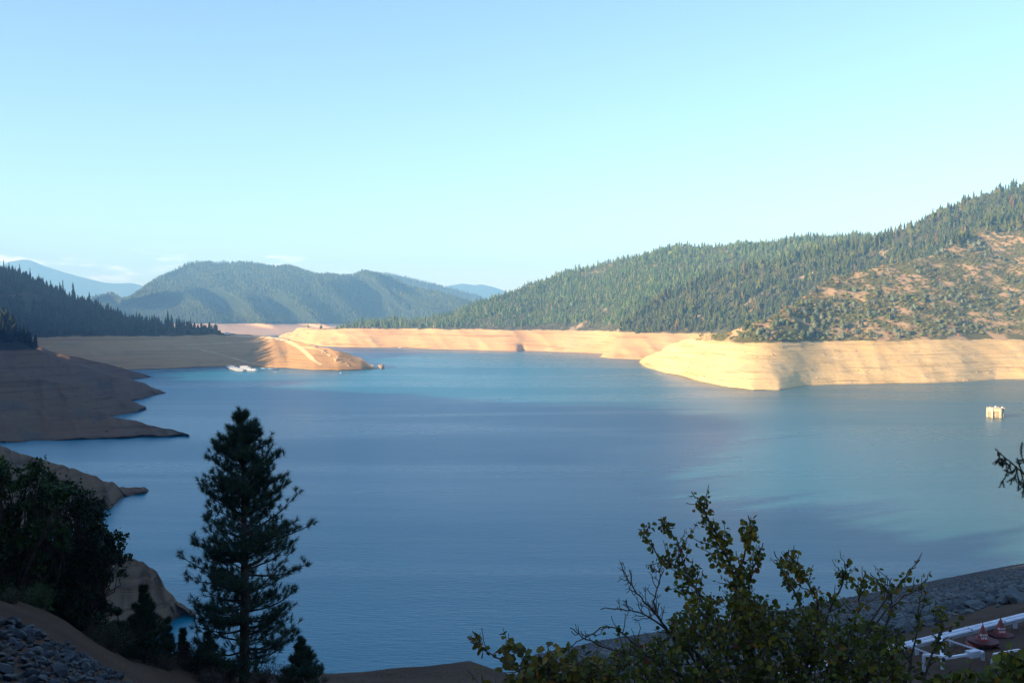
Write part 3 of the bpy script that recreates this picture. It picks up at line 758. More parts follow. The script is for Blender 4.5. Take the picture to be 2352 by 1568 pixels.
# the 300 conifers that show largest stand alone, the rest are one mass per hill
allP = np.concatenate([Pd, Pg]); allH = np.concatenate([Hd, Hg]); isG = np.arange(len(allP)) >= len(Pd)
size = allH / allP[:, 1]
x, y = project(allP); _, yt = project(allP + np.stack([0 * allH, 0 * allH, allH], -1))
size = np.where((x > 5) & (x < W2 - 5) & (yt > 0), size, 0)
size[len(Pd):len(Pd) + len(em)] += 1.0
vis = np.ones(len(allP), bool)
for i in np.argsort(-size)[:1500]:                     # in front of other ground as seen from here?
    p = allP[i] + np.array([0, 0, allH[i] * 0.75]); d = Vector(p) - Vector((0, 0, CAMZ)); L = d.length
    for nm in ('E', 'D', 'L2', 'L3', 'G'):
        hh = LOFTS[nm].bvh.ray_cast(Vector((0, 0, CAMZ)), d.normalized(), L - 2)
        if hh[0] is not None: vis[i] = False; break
size = np.where(vis, size, 0)
# spread the 300 over both hillsides by largest size first
order = np.argsort(-size)[:300]
pick = np.zeros(len(allP), bool); pick[order] = True
Wd = allH * rng.uniform(1.1, 1.8, len(allP))
Wd[len(Pd):len(Pd) + len(em)] = allH[len(Pd):len(Pd) + len(em)] * 0.75
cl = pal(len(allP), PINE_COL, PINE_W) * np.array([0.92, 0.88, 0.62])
dk = pal(len(allP), [(0.009, 0.018, 0.010), (0.013, 0.023, 0.012), (0.02, 0.028, 0.014)], [4, 3, 1])  # left hill's shade put into the tint: a much darker copy of the pines
def lab_d(p): return 'sunlit conifer among the forest on the steep right-hand hill'
def lab_g(p): return 'dark conifer in the shaded forest on the hill at the left'
a = pick & ~isG
if a.sum(): singles('conifer_tree', CON, allP[a], allH[a], Wd[a], cl[a], M_CONIFER, lab_d, 'tree', 'sunlit conifers on the right-hand hill')
a = pick & isG
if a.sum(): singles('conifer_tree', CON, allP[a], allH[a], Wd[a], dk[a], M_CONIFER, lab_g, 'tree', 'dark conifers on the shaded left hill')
a = ~pick & ~isG
mass('conifer_forest', CON_MIX, allP[a], allH[a], Wd[a], cl[a], M_CONIFER, 'green conifer forest on the steep right-hand hill')
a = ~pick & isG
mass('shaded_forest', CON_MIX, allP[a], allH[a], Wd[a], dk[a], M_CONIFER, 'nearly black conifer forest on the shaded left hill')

# scrub on the front spur
def maskScrub(x, y, p):
    f = fbm(p[:, 0] / 26, p[:, 1] / 26, 44, 4)
    bare = np.exp(-(((x - 1885) / 40) ** 2 + ((y - 668) / 24) ** 2)) + np.exp(-(((x - 1840) / 45) ** 2 + ((y - 745) / 14) ** 2)) + 0.8 * np.exp(-(((x - 2210) / 70) ** 2 + ((y - 690) / 40) ** 2)) + 0.7 * np.exp(-(((x - 2290) / 50) ** 2 + ((y - 590) / 20) ** 2))
    return (x > 1600) * (x < 2450) * np.clip(1.15 + 1.6 * f - 1.0 * bare, 0.1, 1)
qc = thin(LOFTS['E'].sample(15500, 2.02, 3.05, maskScrub), 2.4)
rc = rng.uniform(1.1, 2.6, len(qc))
SCRUB = [(0.12, 0.125, 0.035), (0.15, 0.145, 0.04), (0.18, 0.16, 0.05), (0.10, 0.115, 0.045), (0.26, 0.15, 0.06)]
sc = pal(len(qc), SCRUB, [3, 3, 2, 2, 0.5])
xs_, ys_ = project(qc)
o_ = np.argsort(-(rc / qc[:, 1]) * ((xs_ > 10) & (xs_ < 2340)))
pk = np.zeros(len(qc), bool); pk[o_[:300]] = True
mass('chaparral', BLOB_LO, qc[~pk], rc[~pk], rc[~pk] * 1.35, sc[~pk], M_SHRUBFAR, 'olive chaparral scrub dotting the tan front spur at right')
singles('chaparral_bush', BLOB, qc[pk], rc[pk], rc[pk] * 1.35, sc[pk], M_SHRUBFAR, 'rounded olive chaparral bush on the tan front spur at right', 'bush', 'chaparral bushes on the right-hand spur')
# grey pines and oaks among the scrub
def maskGrey(x, y, p):
    return (x > 1690) * (x < 2400) * np.clip(0.25 + 1.2 * sstep(640, 760, y) + 0.6 * fbm(p[:, 0] / 60, p[:, 1] / 60, 48), 0, 1) * (0.3 + 0.7 * (fbm(p[:, 0] / 40, p[:, 1] / 40, 49) > -0.1))
qp = thin(LOFTS['E'].sample(2600, 2.02, 3.0, maskGrey), 6.5)
rp = rng.uniform(2.2, 4.0, len(qp))
gp = pal(len(qp), [(0.11, 0.13, 0.075), (0.135, 0.15, 0.095), (0.10, 0.11, 0.04), (0.22, 0.13, 0.05)], [4, 3, 2, 0.18])
o_ = np.argsort(-rp / qp[:, 1]); pk, rs = o_[:260], o_[260:]
if len(rs): mass('grey_pines', GREYP[:2], qp[rs], rp[rs] * 1.25, rp[rs] * 0.95, gp[rs], M_SHRUBFAR, 'smaller grey-green pines scattered over the right-hand spur')
qp, rp, gp = qp[pk], rp[pk], gp[pk]
singles('grey_pine', GREYP, qp, rp * 1.25, rp * 0.95, gp, M_SHRUBFAR, 'rounded grey-green pine among the scrub above the bare right shore', 'tree', 'grey-green pines on the right-hand spur', 6)

# ------------------------------------------------------------------ dirt tracks on the spit
def track(pts, w, label, names=('G',), lift=0.35):
    pts = np.array(pts, float); t = np.linspace(0, 1, 60)
    s_ = np.linspace(0, 1, len(pts)); xs = np.interp(t, s_, pts[:, 0]); ys = np.interp(t, s_, pts[:, 1])
    C_ = [hit_any(names, a, b) for a, b in zip(xs, ys)]
    C_ = np.array([c[:] for c in C_ if c is not None])
    if len(C_) < 4: return
    keep = [0]
    for i in range(1, len(C_)):
        if np.linalg.norm(C_[i] - C_[keep[-1]]) < 80: keep.append(i)
    C_ = C_[keep]; d = np.gradient(C_, axis=0); d[:, 2] = 0; d /= np.linalg.norm(d, axis=1, keepdims=True) + 1e-9
    nn = np.stack([-d[:, 1], d[:, 0], 0 * d[:, 0]], -1)
    rowsv = []
    for s0 in (-0.5, 0, 0.5):
        p = C_ + nn * w * s0
        for k_ in range(len(p)):
            h_ = LOFTS[names[0]].drop(p[k_, 0], p[k_, 1])
            if h_ is not None: p[k_, 2] = h_.z + lift
        rowsv.append(p)
    P = np.stack(rowsv, 0); m = P.shape[1]
    i = np.arange(2)[:, None] * m; j = np.arange(m - 1)[None]
    o = link('dirt_track', mesh_np('dirt_track', P.reshape(-1, 3), np.stack([i + j, i + j + 1, i + m + j + 1, i + m + j], -1).reshape(-1, 4), M_ROAD, None, True))
    tag(o, label, None, None, 'structure')
track([(520, 770.5), (560, 772.3), (600, 774.6), (632, 777.3), (652, 781)], 6, 'pale dirt road along the top of the spit')
track([(652, 781), (672, 789), (690, 800), (708, 815), (724, 830), (738, 838)], 4.5, 'pale dirt track running down the sunlit spit')
track([(690, 797), (720, 800), (742, 806), (758, 818)], 2.5, 'faint dirt track curving over the spit')
track([(440, 798), (500, 812), (560, 830), (600, 838)], 2.5, 'pale track along the shaded slope above the boats')
track([(430, 792), (500, 789), (560, 786), (640, 782)], 2.2, 'faint track across the upper slope of the spit')

# ------------------------------------------------------------------ rocks
def rock_tpl(seed, sub=2, rough=0.28, flat=0.75):
    g = np.random.default_rng(seed)
    bm = bmesh.new(); bmesh.ops.create_icosphere(bm, subdivisions=sub, radius=1.0)
    v = np.array([x.co[:] for x in bm.verts]); f = np.array([[x.index for x in q.verts] for q in bm.faces]); bm.free()
    for _ in range(13):                               # chop flat facets
        d = g.normal(size=3); d /= np.linalg.norm(d); o = g.uniform(0.45, 0.82)
        k = v @ d; v -= np.outer(np.maximum(k - o, 0), d)
    v *= (1 + rough * (g.random((len(v), 1)) - 0.5))
    v *= np.array([1, g.uniform(0.65, 0.95), flat * g.uniform(0.7, 1.1)])
    return v, f
def rock_mat(name, a, b, c, scale=2.0, rough=0.85):
    m, nt, out = new_mat(name); k = N(nt)
    p = k.n('ShaderNodeTexCoord').outputs['Object']
    info = k.n('ShaderNodeObjectInfo').outputs['Random']
    f1 = k.noise(p, scale, 6, 0.65); f2 = k.noise(p, scale * 5, 4, 0.6)
    col = k.mix(k.maprange(f1, 0.35, 0.65), a, b)
    col = k.mix(k.math('MULTIPLY', k.maprange(f2, 0.6, 0.72), 0.7), col, c)
    hs = k.n('ShaderNodeHueSaturation', ins={'Color': col, 'Value': k.maprange(info, 0, 1, 0.6, 1.5, False)})
    k.principled(out, hs.outputs[0], rough, 0.25, k.bump(k.math('ADD', f1, k.math('MULTIPLY', f2, 0.4)), 0.6, 0.3 / scale))
    return m
M_TANROCK = rock_mat('weathered_tan_rock', (0.42, 0.30, 0.19), (0.33, 0.24, 0.16), (0.20, 0.15, 0.11), 0.5)
ROCKS = [rock_tpl(s) for s in range(10)]
def boulder(px, py, w, h, names, label, sub=None, lumps=1, group=None, pos=None):
    p = pos if pos is not None else hit_any(names, px, py)
    if p is None: return
    m = MB(); s = p[1] / F
    for i in range(lumps):
        v, f = ROCKS[rng.integers(10)]
        k = 1.0 if i == 0 else rng.uniform(0.4, 0.75)
        a = rng.random() * 6.28; R = np.array([[math.cos(a), -math.sin(a), 0], [math.sin(a), math.cos(a), 0], [0, 0, 1]])
        off = np.array([0, 0, 0]) if i == 0 else np.array([rng.uniform(-0.5, 0.5) * w * s, rng.uniform(-0.3, 0.3) * w * s, -0.1 * h * s])
        m.add((v / np.abs(v).max(0)) @ R.T * np.array([w * s * 0.5, w * s * 0.45, h * s * 0.62]) * k + off + np.array([0, 0, h * s * 0.28]), f)
    o = m.build('boulder', M_TANROCK); o.location = V(p)
    tag(o, label, 'rock', group)
G_ = ('G',)
boulder(743, 808, 8, 8, G_, 'tall split tan boulder, highest of the rock cluster on the spit', lumps=3)
boulder(749, 811.5, 6, 6, G_, 'tan boulder just below the split boulder on the spit', lumps=2)
boulder(740, 812, 4, 4, G_, 'small tan rock at the foot of the spit rock cluster')
boulder(772, 829, 11, 8, G_, 'broad reddish-tan boulder halfway down the spit', lumps=3)
boulder(775, 822, 4, 6, G_, 'upright tan rock behind the broad boulder on the spit')
boulder(762, 829, 4, 3, G_, 'low tan rock beside the broad boulder on the spit')
boulder(784.6, 831, 3.5, 3.5, G_, 'small tan rock below and right of the broad boulder', lumps=2)
boulder(795, 835, 4, 3.5, G_, 'tan rock low on the spit near the water', lumps=2)
boulder(801, 840, 5, 4.5, G_, 'rounded tan rock nearest the waterline on the spit')
boulder(804, 825.5, 4, 3, G_, 'tan rock high on the narrow end of the spit')
boulder(786, 840, 3, 2.5, G_, 'small dark tan rock just above the waterline of the spit')
boulder(772, 813, 5, 2, G_, 'flat pale rock slab near the crest of the spit', lumps=2)
boulder(727, 795.5, 6, 5, G_, 'pale cone-shaped rock standing on the crest of the spit')
boulder(0, 0, 7, 12, G_, 'upright tan rock at the very tip of the spit', lumps=2, pos=at_height(855.5, 847.5, -0.3))
boulder(0, 0, 13, 13, G_, 'large round reddish rock standing in the water off the spit', lumps=4, pos=at_height(874.5, 847.3, -0.5))
boulder(0, 0, 7, 4, G_, 'low rocks awash between the tip of the spit and the round rock', lumps=3, pos=at_height(864.5, 847.3, -0.3))
boulder(0, 0, 7, 7, ('E',), 'pale boulder at the waterline where the right-hand point begins', lumps=2, pos=at_height(1471, 834.5, -0.2))
boulder(1511, 826, 5, 4, ('E',), 'small pale rock on the sunlit edge of the right-hand point')

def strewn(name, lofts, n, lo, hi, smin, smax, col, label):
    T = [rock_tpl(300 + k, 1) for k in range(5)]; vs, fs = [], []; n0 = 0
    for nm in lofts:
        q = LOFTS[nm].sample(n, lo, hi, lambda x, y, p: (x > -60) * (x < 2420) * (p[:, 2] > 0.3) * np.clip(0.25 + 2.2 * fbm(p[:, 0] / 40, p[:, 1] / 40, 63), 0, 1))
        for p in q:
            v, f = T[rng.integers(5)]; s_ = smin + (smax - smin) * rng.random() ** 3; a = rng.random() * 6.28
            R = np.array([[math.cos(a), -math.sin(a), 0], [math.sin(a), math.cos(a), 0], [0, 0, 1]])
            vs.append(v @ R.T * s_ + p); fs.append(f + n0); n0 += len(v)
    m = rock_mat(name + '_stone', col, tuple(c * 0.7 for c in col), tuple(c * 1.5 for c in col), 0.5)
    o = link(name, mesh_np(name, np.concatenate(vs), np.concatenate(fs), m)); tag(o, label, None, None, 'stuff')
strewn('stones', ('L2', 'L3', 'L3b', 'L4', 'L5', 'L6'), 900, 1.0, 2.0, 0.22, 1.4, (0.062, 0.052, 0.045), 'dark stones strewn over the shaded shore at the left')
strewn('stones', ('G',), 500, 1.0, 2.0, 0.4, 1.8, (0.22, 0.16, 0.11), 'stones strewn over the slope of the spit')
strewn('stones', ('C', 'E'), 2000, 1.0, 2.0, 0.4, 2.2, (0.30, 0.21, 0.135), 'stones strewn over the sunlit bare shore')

# ------------------------------------------------------------------ boats
M_WHITE = plain('white_boat_paint', (0.78, 0.79, 0.80), 0.4, 0.4, 0.05, 0.5)
M_CREAM = plain('cream_boat_roof', (0.74, 0.71, 0.62), 0.5, 0.3, 0.06, 0.5)
M_WINDOW = plain('dark_window_glass', (0.03, 0.04, 0.05), 0.08, 0.6, 0.1, 1)
M_DARKHULL = plain('dark_hull_paint', (0.06, 0.07, 0.09), 0.5, 0.3, 0.1, 1)
M_BLUE = plain('blue_canvas', (0.05, 0.09, 0.25), 0.8, 0.2, 0.15, 1)
M_ALU = plain('brushed_aluminium', (0.55, 0.56, 0.58), 0.35, 0.5, 0.08, 2, 0.6)
def houseboat(p, rz, label, L=15.0, roof=None, canopy=True, group=None):
    e = empty('houseboat', p, rz)
    tag(e, label, 'boat', group)
    b = MB()
    for sy in (-1.6, 1.6):
        b.tube([(-L / 2, sy, 0.05), (L / 2 - 1.2, sy, 0.05), (L / 2, sy, 0.35)], [0.5, 0.5, 0.1], 8)
    b.box((0, 0, 0.62), (L, 4.6, 0.22)); b.build('hull', M_DARKHULL, e, local=True)
    b = MB(); b.box((-0.6, 0, 1.93), (L * 0.68, 4.0, 2.4)); c = b.build('cabin', M_WHITE, e, local=True)
    for k in range(4):
        w = MB()
        for sy in (-2.015, 2.015): w.box((-0.6 - L * 0.25 + k * L * 0.165, sy, 2.15), (1.5, 0.05, 0.95))
        w.build('window', M_WINDOW, c, local=True)
    b = MB(); b.box((-0.4, 0, 3.24), (L * 0.80, 4.5, 0.2)); b.build('roof_deck', M_WHITE, e, local=True)
    b = MB()
    for sy in (-2.15, 2.15):
        for z in (3.75, 4.25): b.tube([(-L * 0.4, sy, z), (L * 0.38, sy, z)], 0.035, 4)
        for k in range(9): b.tube([(-L * 0.4 + k * L * 0.0975, sy, 3.3), (-L * 0.4 + k * L * 0.0975, sy, 4.27)], 0.03, 4)
    b.build('railing', M_ALU, e, local=True)
    if canopy:
        b = MB(); b.box((-L * 0.14, 0, 5.35), (L * 0.36, 4.2, 0.14))
        for sx in (-L * 0.30, L * 0.02):
            for sy in (-1.9, 1.9): b.tube([(sx, sy, 3.3), (sx, sy, 5.35)], 0.05, 5)
        b.build('canopy', roof or M_CREAM, e, local=True)
    b = MB(); b.box((L * 0.40, 0, 1.15), (L * 0.14, 3.6, 0.85)); b.build('front_deck_rail', M_ALU, e, local=True)
    return e
HB = 'houseboats moored side by side below the spit'
for (x, y, rz, lb, rf, cn) in [
    (530.5, 846.0, 0.10, 'white houseboat at the back left of the moored group', None, True),
    (536.5, 848.3, 0.12, 'second white houseboat from the left, behind the front left pair', M_WHITE, True),
    (543.5, 850.6, 0.08, 'white houseboat with blue canopy in the left moored row', M_BLUE, True),
    (550.0, 852.6, 0.06, 'low white houseboat without canopy at the front of the left row', None, False),
    (561.5, 845.8, -0.05, 'white houseboat furthest back in the right moored row', M_BLUE, True),
    (567.0, 848.6, 0.02, 'tall white houseboat with cream canopy in the middle of the right row', M_CREAM, True),
    (577.0, 852.3, 0.03, 'long white houseboat nearest the open water in the right row', M_WHITE, False)]:
    houseboat(at_height(x, y, 0.0), rz, lb, 16.0 if 'long' not in lb else 19.0, rf, cn, HB)
b = MB(); p = at_height(556, 850.0, 0.0)
b.box((0, 0, 0.35), (30, 2.2, 0.5)); b.box((4, 8, 0.35), (2.0, 24, 0.5))
o = b.build('floating_dock', M_ALU); o.location = V(p); tag(o, 'long low floating dock between the moored houseboats', 'dock')
p = hit_any(G_, 522.5, 770.0)
if p is not None:
    houseboat(p + Vector((0, 0, 1.0)), -0.06, 'white houseboat parked on land at the top of the spit', 12.0, None, True)
def motorboat(p, rz, L, label, hullm, top=True, group=None):
    e = empty('motorboat', p, rz); tag(e, label, 'boat', group)
    b = MB()
    st = np.linspace(-0.5, 0.5, 9); pr = []
    w = np.interp(st, [-0.5, 0.1, 0.35, 0.5], [0.9, 1.0, 0.65, 0.05]) * L * 0.17
    ring = []
    for x_, wd in zip(st, w):
        ring.append([(x_ * L, -wd, 0.75 + 0.2 * max(0, x_)), (x_ * L, -wd * 0.75, 0.0), (x_ * L, 0, -0.25), (x_ * L, wd * 0.75, 0.0), (x_ * L, wd, 0.75 + 0.2 * max(0, x_))])
    ring = np.array(ring); n_, m_ = ring.shape[:2]
    i = np.arange(n_ - 1)[:, None] * m_; j = np.arange(m_ - 1)[None]
    b.add(ring.reshape(-1, 3), np.stack([i + j, i + j + 1, i + m_ + j + 1, i + m_ + j], -1).reshape(-1, 4))
    b.add(ring[:, [0, 4]].reshape(-1, 3), np.stack([np.arange(n_ - 1) * 2, np.arange(n_ - 1) * 2 + 1, np.arange(n_ - 1) * 2 + 3, np.arange(n_ - 1) * 2 + 2], -1))
    b.build('hull', hullm, e, local=True)
    b = MB(); b.box((0.05 * L, 0, 1.05), (L * 0.25, L * 0.2, 0.5), taper=0.7); b.build('windscreen', M_WINDOW, e, local=True)
    if top:
        b = MB(); b.box((-0.1 * L, 0, 2.15), (L * 0.42, L * 0.3, 0.1))
        for sx in (-0.28, 0.08):
            for sy in (-0.13, 0.13): b.tube([(sx * L, sy * L, 0.7), (sx * L, sy * L, 2.15)], 0.04, 4)
        b.build('canopy', M_WHITE if top == 1 else M_BLUE, e, local=True)
motorboat(at_height(606.5, 846.0, 0), 0.05, 8.5, 'white motorboat just right of the houseboats', M_WHITE, 0)
motorboat(at_height(621, 846.6, 0), 0.1, 7.0, 'smaller white motorboat between two others off the spit', M_WHITE, 0)
motorboat(at_height(634.5, 848.6, 0), 0.08, 8.5, 'dark-hulled boat with white canopy off the spit', M_DARKHULL, 1)
motorboat(at_height(714, 846.5, 0) + np.array([0, 14, 2.2]), -0.35, 6.5, 'white boat drawn up on the sunlit bank of the spit', M_WHITE, 0)
motorboat(at_height(1256.5, 815.5, 0), 0.8, 5.0, 'lone white boat out in the middle of the lake', M_WHITE, 1)
houseboat(at_height(919, 799.6, 0), 0.05, 'small houseboat moored under the far sunlit bank', 9.0, M_CREAM, False)
def buoy(p, label, r=0.7, group=None):
    b = MB(); b.lathe((0, 0, 0), [(0.02, -r * 0.7), (r * 0.8, -r * 0.4), (r, 0.1 * r), (r * 0.8, r * 0.7), (r * 0.25, r), (r * 0.12, r * 1.5), (0.01, r * 1.5)], 14)
    o = b.build('mooring_buoy', M_WHITE, None, True); o.location = V(p); tag(o, label, 'buoy', group)
buoy(at_height(632, 855, 0), 'white mooring buoy in front of the dark-hulled boat')
buoy(at_height(782.5, 856.5, 0), 'white mooring buoy off the lower edge of the spit', 0.9)

def car(p, rz, label, paint, L=5.0, truck=False):
    e = empty('parked_car', p, rz); tag(e, label, 'car')
    b = MB(); b.box((0, 0, 0.72), (L, 1.85, 0.65), taper=0.97); bo = b.build('body', paint, e, local=True)
    b = MB(); b.box((-0.05 * L if not truck else 0.12 * L, 0, 1.4), (L * (0.55 if not truck else 0.34), 1.65, 0.7), taper=0.8); b.build('cabin', paint, bo, local=True)
    b = MB(); b.box((-0.05 * L if not truck else 0.12 * L, 0, 1.40), (L * (0.50 if not truck else 0.31), 1.72, 0.42), taper=0.86); b.build('windows', M_WINDOW, bo, local=True)
    for sx in (-0.31, 0.31):
        for sy in (-0.85, 0.85):
            b = MB(); b.tube([(sx * L, sy - 0.11, 0.36), (sx * L, sy + 0.11, 0.36)], 0.36, 12)
            b.add([(sx * L + 0.34 * math.cos(t), sy + (0.115 if sy > 0 else -0.115), 0.36 + 0.34 * math.sin(t)) for t in np.linspace(0, 6.283, 13)[:-1]], [list(range(0, 4))])
            b.build('wheel', M_DARKHULL, e, local=True)
for x, y, rz, lb, pt, tr, L in [(635.5, 778.6, -0.1, 'white pickup and camper parked on the crest of the spit', M_WHITE, True, 6.2), (648.5, 782.0, -0.2, 'white car parked where the track leaves the spit crest', M_WHITE, False, 4.8), (664, 782.0, -0.2, 'dark car parked on the far edge of the spit', M_DARKHULL, False, 4.8)]:
    p = hit_any(G_, x, y)
    if p is not None: car(p + Vector((0, 0, 0.3)), rz, lb, pt, L, tr)

# ------------------------------------------------------------------ concrete tower standing in the lake
M_CONC = plain('pale_concrete', (0.56, 0.46, 0.31), 0.85, 0.2, 0.14, 0.35)
M_CONC2 = plain('dark_concrete_panel', (0.34, 0.235, 0.14), 0.9, 0.15, 0.18, 0.5)  # darker tone for the recessed panels between the pillars
def tower():
    p = at_height(2286, 957.5, 0.0); s = p[1] / F
    e = empty('intake_tower', p, 0.22)
    tag(e, 'pale concrete intake tower with pillars standing in the lake', 'tower')
    R, H = 17.0 * s, 22.5 * s; n = 6
    an = [math.radians(60 * i + 30) for i in range(n)]
    cor = [np.array([R * math.cos(a), R * math.sin(a)]) for a in an]
    for i in range(n):
        b = MB(); b.box((cor[i][0], cor[i][1], H * 0.5 - 1.5), (R * 0.2, R * 0.2, H + 3), an[i]); b.build('pillar', M_CONC, e, local=True)
        a_, c_ = cor[i], cor[(i + 1) % n]; mid = (a_ + c_) / 2; ang = math.atan2(c_[1] - a_[1], c_[0] - a_[0]); ln = np.linalg.norm(c_ - a_)
        b = MB(); b.box((mid[0] * 0.80, mid[1] * 0.80, H * 0.30 - 1.5), (ln * 0.84, 0.3, H * 0.6 + 3), ang); w = b.build('panel', M_CONC2, e, local=True)
        b = MB()
        for k in range(4): b.box((mid[0] * 0.83, mid[1] * 0.83, H * (0.1 + 0.14 * k)), (ln * 0.82, 0.25, 0.22), ang)
        b.build('trash_rack_bar', M_CONC, w, local=True)
        b = MB(); b.box((mid[0] * 0.965, mid[1] * 0.965, H * 0.73), (ln * 0.86, 0.55, H * 0.22), ang); b.build('lintel', M_CONC, e, local=True)
    b = MB(); b.lathe((0, 0, H * 0.86), [(R * 1.04, -0.02 * H), (R * 1.04, 0.09 * H), (R * 0.96, 0.10 * H), (0.05, 0.17 * H)], 6)
    b.v = [v @ np.array([[math.cos(0.5236), math.sin(0.5236), 0], [-math.sin(0.5236), math.cos(0.5236), 0], [0, 0, 1]]) for v in b.v]
    b.build('roof', M_CONC, e, local=True)
    b = MB(); b.box((0.1, 0, H * 1.06), (R * 0.14, R * 0.14, H * 0.14)); b.build('lamp_housing', M_WHITE, e, local=True)
    b = MB(); b.box((R * 0.8, -R * 0.30, H * 1.0), (R * 0.12, R * 0.12, H * 0.16)); b.build('vent_box', M_WHITE, e, local=True)
tower()
# ------------------------------------------------------------------ foreground plants
FG = LOFTS['F']
def ground(px, Y, dz=0.0):
    X = (px - CX) / F * Y
    h = FG.drop(X, Y)
    return np.array([X, Y, (h.z if h is not None else 60.0) + dz])
def unit(a): return a / (np.linalg.norm(a, axis=-1, keepdims=True) + 1e-9)
def rand_perp(d):
    a = np.cross(d, rng.normal(size=d.shape)); return unit(a)
def leaves_mesh(name, C, D, Nn, size, cols, mat, w=0.85, fold=0.25):
    """Ovate leaves: two folded halves each. C base points, D axis, Nn approximate normal."""
    D = unit(D); S = unit(np.cross(D, Nn)); U = np.cross(S, D)
    s = np.asarray(size)[:, None]
    pts = [C, C + D * s * 0.33 + S * s * 0.46 * w + U * s * fold * 0.5, C + D * s * 0.78 + S * s * 0.36 * w + U * s * fold * 0.35, C + D * s,
           C + D * s * 0.78 - S * s * 0.36 * w + U * s * fold * 0.35, C + D * s * 0.35 - S * s * 0.5 * w + U * s * fold * 0.5]
    v = np.stack(pts, 1).reshape(-1, 3); n = len(C); b = np.arange(n)[:, None] * 6
    f = np.concatenate([b + np.array([[0, 3, 2, 1]]), b + np.array([[0, 5, 4, 3]])])
    return mesh_np(name, v, f, mat, {'tint': np.repeat(cols, 6, 0)})
def needles_mesh(name, C, D, L, w, cols, mat):
    D = unit(D); S = rand_perp(D); L = np.asarray(L)[:, None]
    v = np.stack([C - S * w, C + S * w, C + D * L], 1).reshape(-1, 3)
    return mesh_np(name, v, np.arange(len(v)).reshape(-1, 3), mat, {'tint': np.repeat(cols, 3, 0)})

